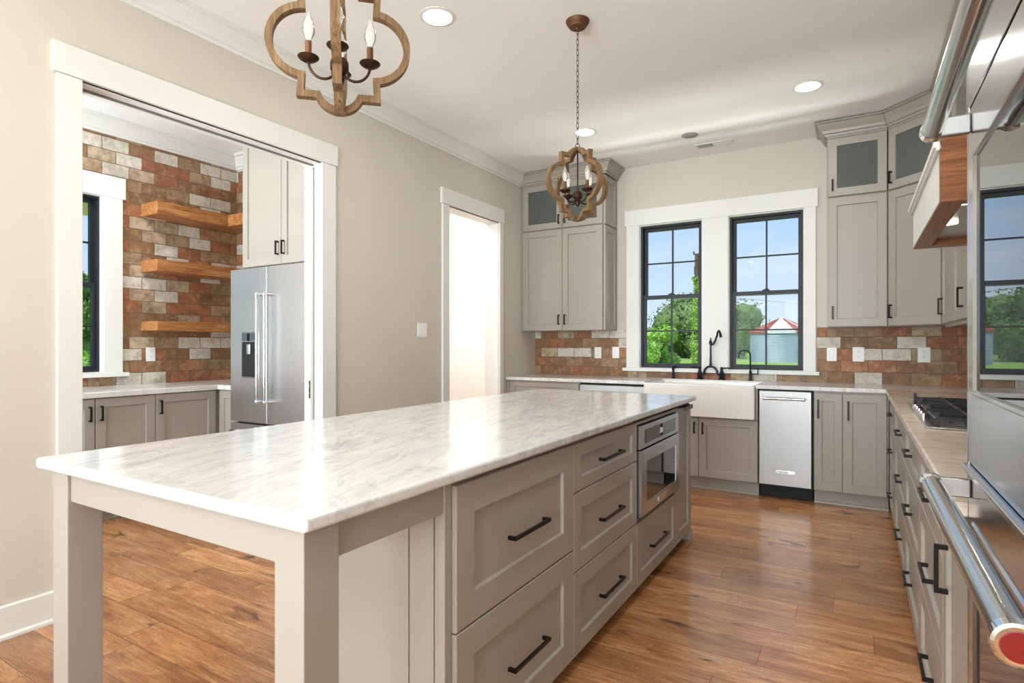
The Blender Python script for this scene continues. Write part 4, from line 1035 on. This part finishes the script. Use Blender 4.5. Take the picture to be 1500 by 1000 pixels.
# trees beyond the pantry window
tree('leafy_tree', gr(122, 26), 4.9, 4.5, leafm_m, 'green tree seen through the pantry window', 14, 22, leaf=.12, nl=320, low=.1)
tree('leafy_bush', gr(128, 15), 1.75, 1.8, leafl_m, 'bright green bush low in the pantry window', 15, 14, leaf=.06, nl=260, cat='bush', low=.05)
tree('leafy_tree', gr(60, 34), 5.6, 6.5, leafd_m, 'dark tree behind the green tree outside the pantry', 16, 20, leaf=.18, nl=260, low=.1)
# vine covered utility pole
b = gr(1021, 26); r = thing('utility_pole', b, 'vine covered utility pole outside the left kitchen window', 'pole')
g = G(); g.lathe(b, [(.13, 0), (.10, 5.9)], 12); g.box(b.x - .12, b.x + .12, b.y - .05, b.y + .05, 5.0 + GZ, 5.35 + GZ); g.build('pole', bark_m, r)
g = G(); rnd = random.Random(6)
for k in range(26):
    q = b + Vector((rnd.uniform(-.06, .06), rnd.uniform(-.06, .06), .15 + k * .185)); s_ = .25 + .06 * rnd.random() - .003 * k
    bmesh.ops.create_icosphere(g.bm, subdivisions=1, radius=s_ * .75, matrix=Matrix.Translation(q)); leaves(g, q, (s_, s_, .16), 130, .05, rnd)
g.build('vine', leafl_m, r)
g = G(); g.tube([b + Vector((-.16, 0, 5.9)), b + Vector((.16, 0, 5.9))], .03, 6); g.lathe(b + Vector((.14, 0, 5.9)), [(.04, 0), (.03, .14)], 8); g.lathe(b + Vector((-.14, 0, 5.9)), [(.04, 0), (.03, .14)], 8); g.build('crossarm', bark_m, r)
p0 = Vector((b.x + .45, b.y + .2, 3.46)); p1_ = at(1420, 450, 40)
pts = [p0.lerp(p1_, i / 20) + Vector((0, 0, -.3 * math.sin(PI * i / 20))) for i in range(21)]
g = G(); g.tube(pts, .006, 5); tag(g.build('power_line', dark_m), 'thin power line crossing the sky in the right kitchen window', 'power line')
# silo
b = gr(1145, 62); R = 43.0 / 849.5 * 62; ez = 1.242 + (504.6 - 486) / 849.5 * 62; az = 1.242 + (504.6 - 466.5) / 849.5 * 62
r = thing('grain_silo', b, 'round galvanized grain silo with rusty red roof outside the right window', 'silo')
g = G(); g.lathe((b.x, b.y, GZ), [(R, 0), (R, ez - GZ)], 64); g.build('tank', silo_m, r, smooth=True)
phi = math.atan2(-5.7 - b.y, 3.1 - b.x)
def bare(k):
    dl_ = math.degrees((2 * PI * (k + .5) / 30 - phi + PI) % (2 * PI) - PI)
    return -24 < dl_ < 20 or 46 < dl_ < 58 or abs(dl_) > 165
for mat, sel in ((roofr_m, lambda k: not bare(k)), (roofw_m, bare)):
    g = G()
    for k in range(30):
        if not sel(k): continue
        a0, a1 = 2 * PI * k / 30, 2 * PI * (k + 1) / 30; am = (a0 + a1) / 2
        P = lambda a, rr, zz: (b.x + rr * math.cos(a), b.y + rr * math.sin(a), zz)
        ro = R * 1.04
        g.loft([[P(a0, ro, ez - .02), P(am, ro, ez + .02), P(a1, ro, ez - .02)], [P(a0, .25, az), P(am, .25, az + .02), P(a1, .25, az)]], closed=False)
        g.loft([[P(a0, ro, ez - .02), P(a1, ro, ez - .02)], [P(a0, ro, ez - .2), P(a1, ro, ez - .2)]], closed=False)
        g.tube([P(a0, ro, ez), P(a0, .25, az + .03)], .05, 5)
    g.build('roof_sheets', mat, r)
g = G(); g.lathe((b.x, b.y, az - .05), [(.3, 0), (.3, .12), (.05, .2)], 16); g.build('roof_cap', roofw_m, r)
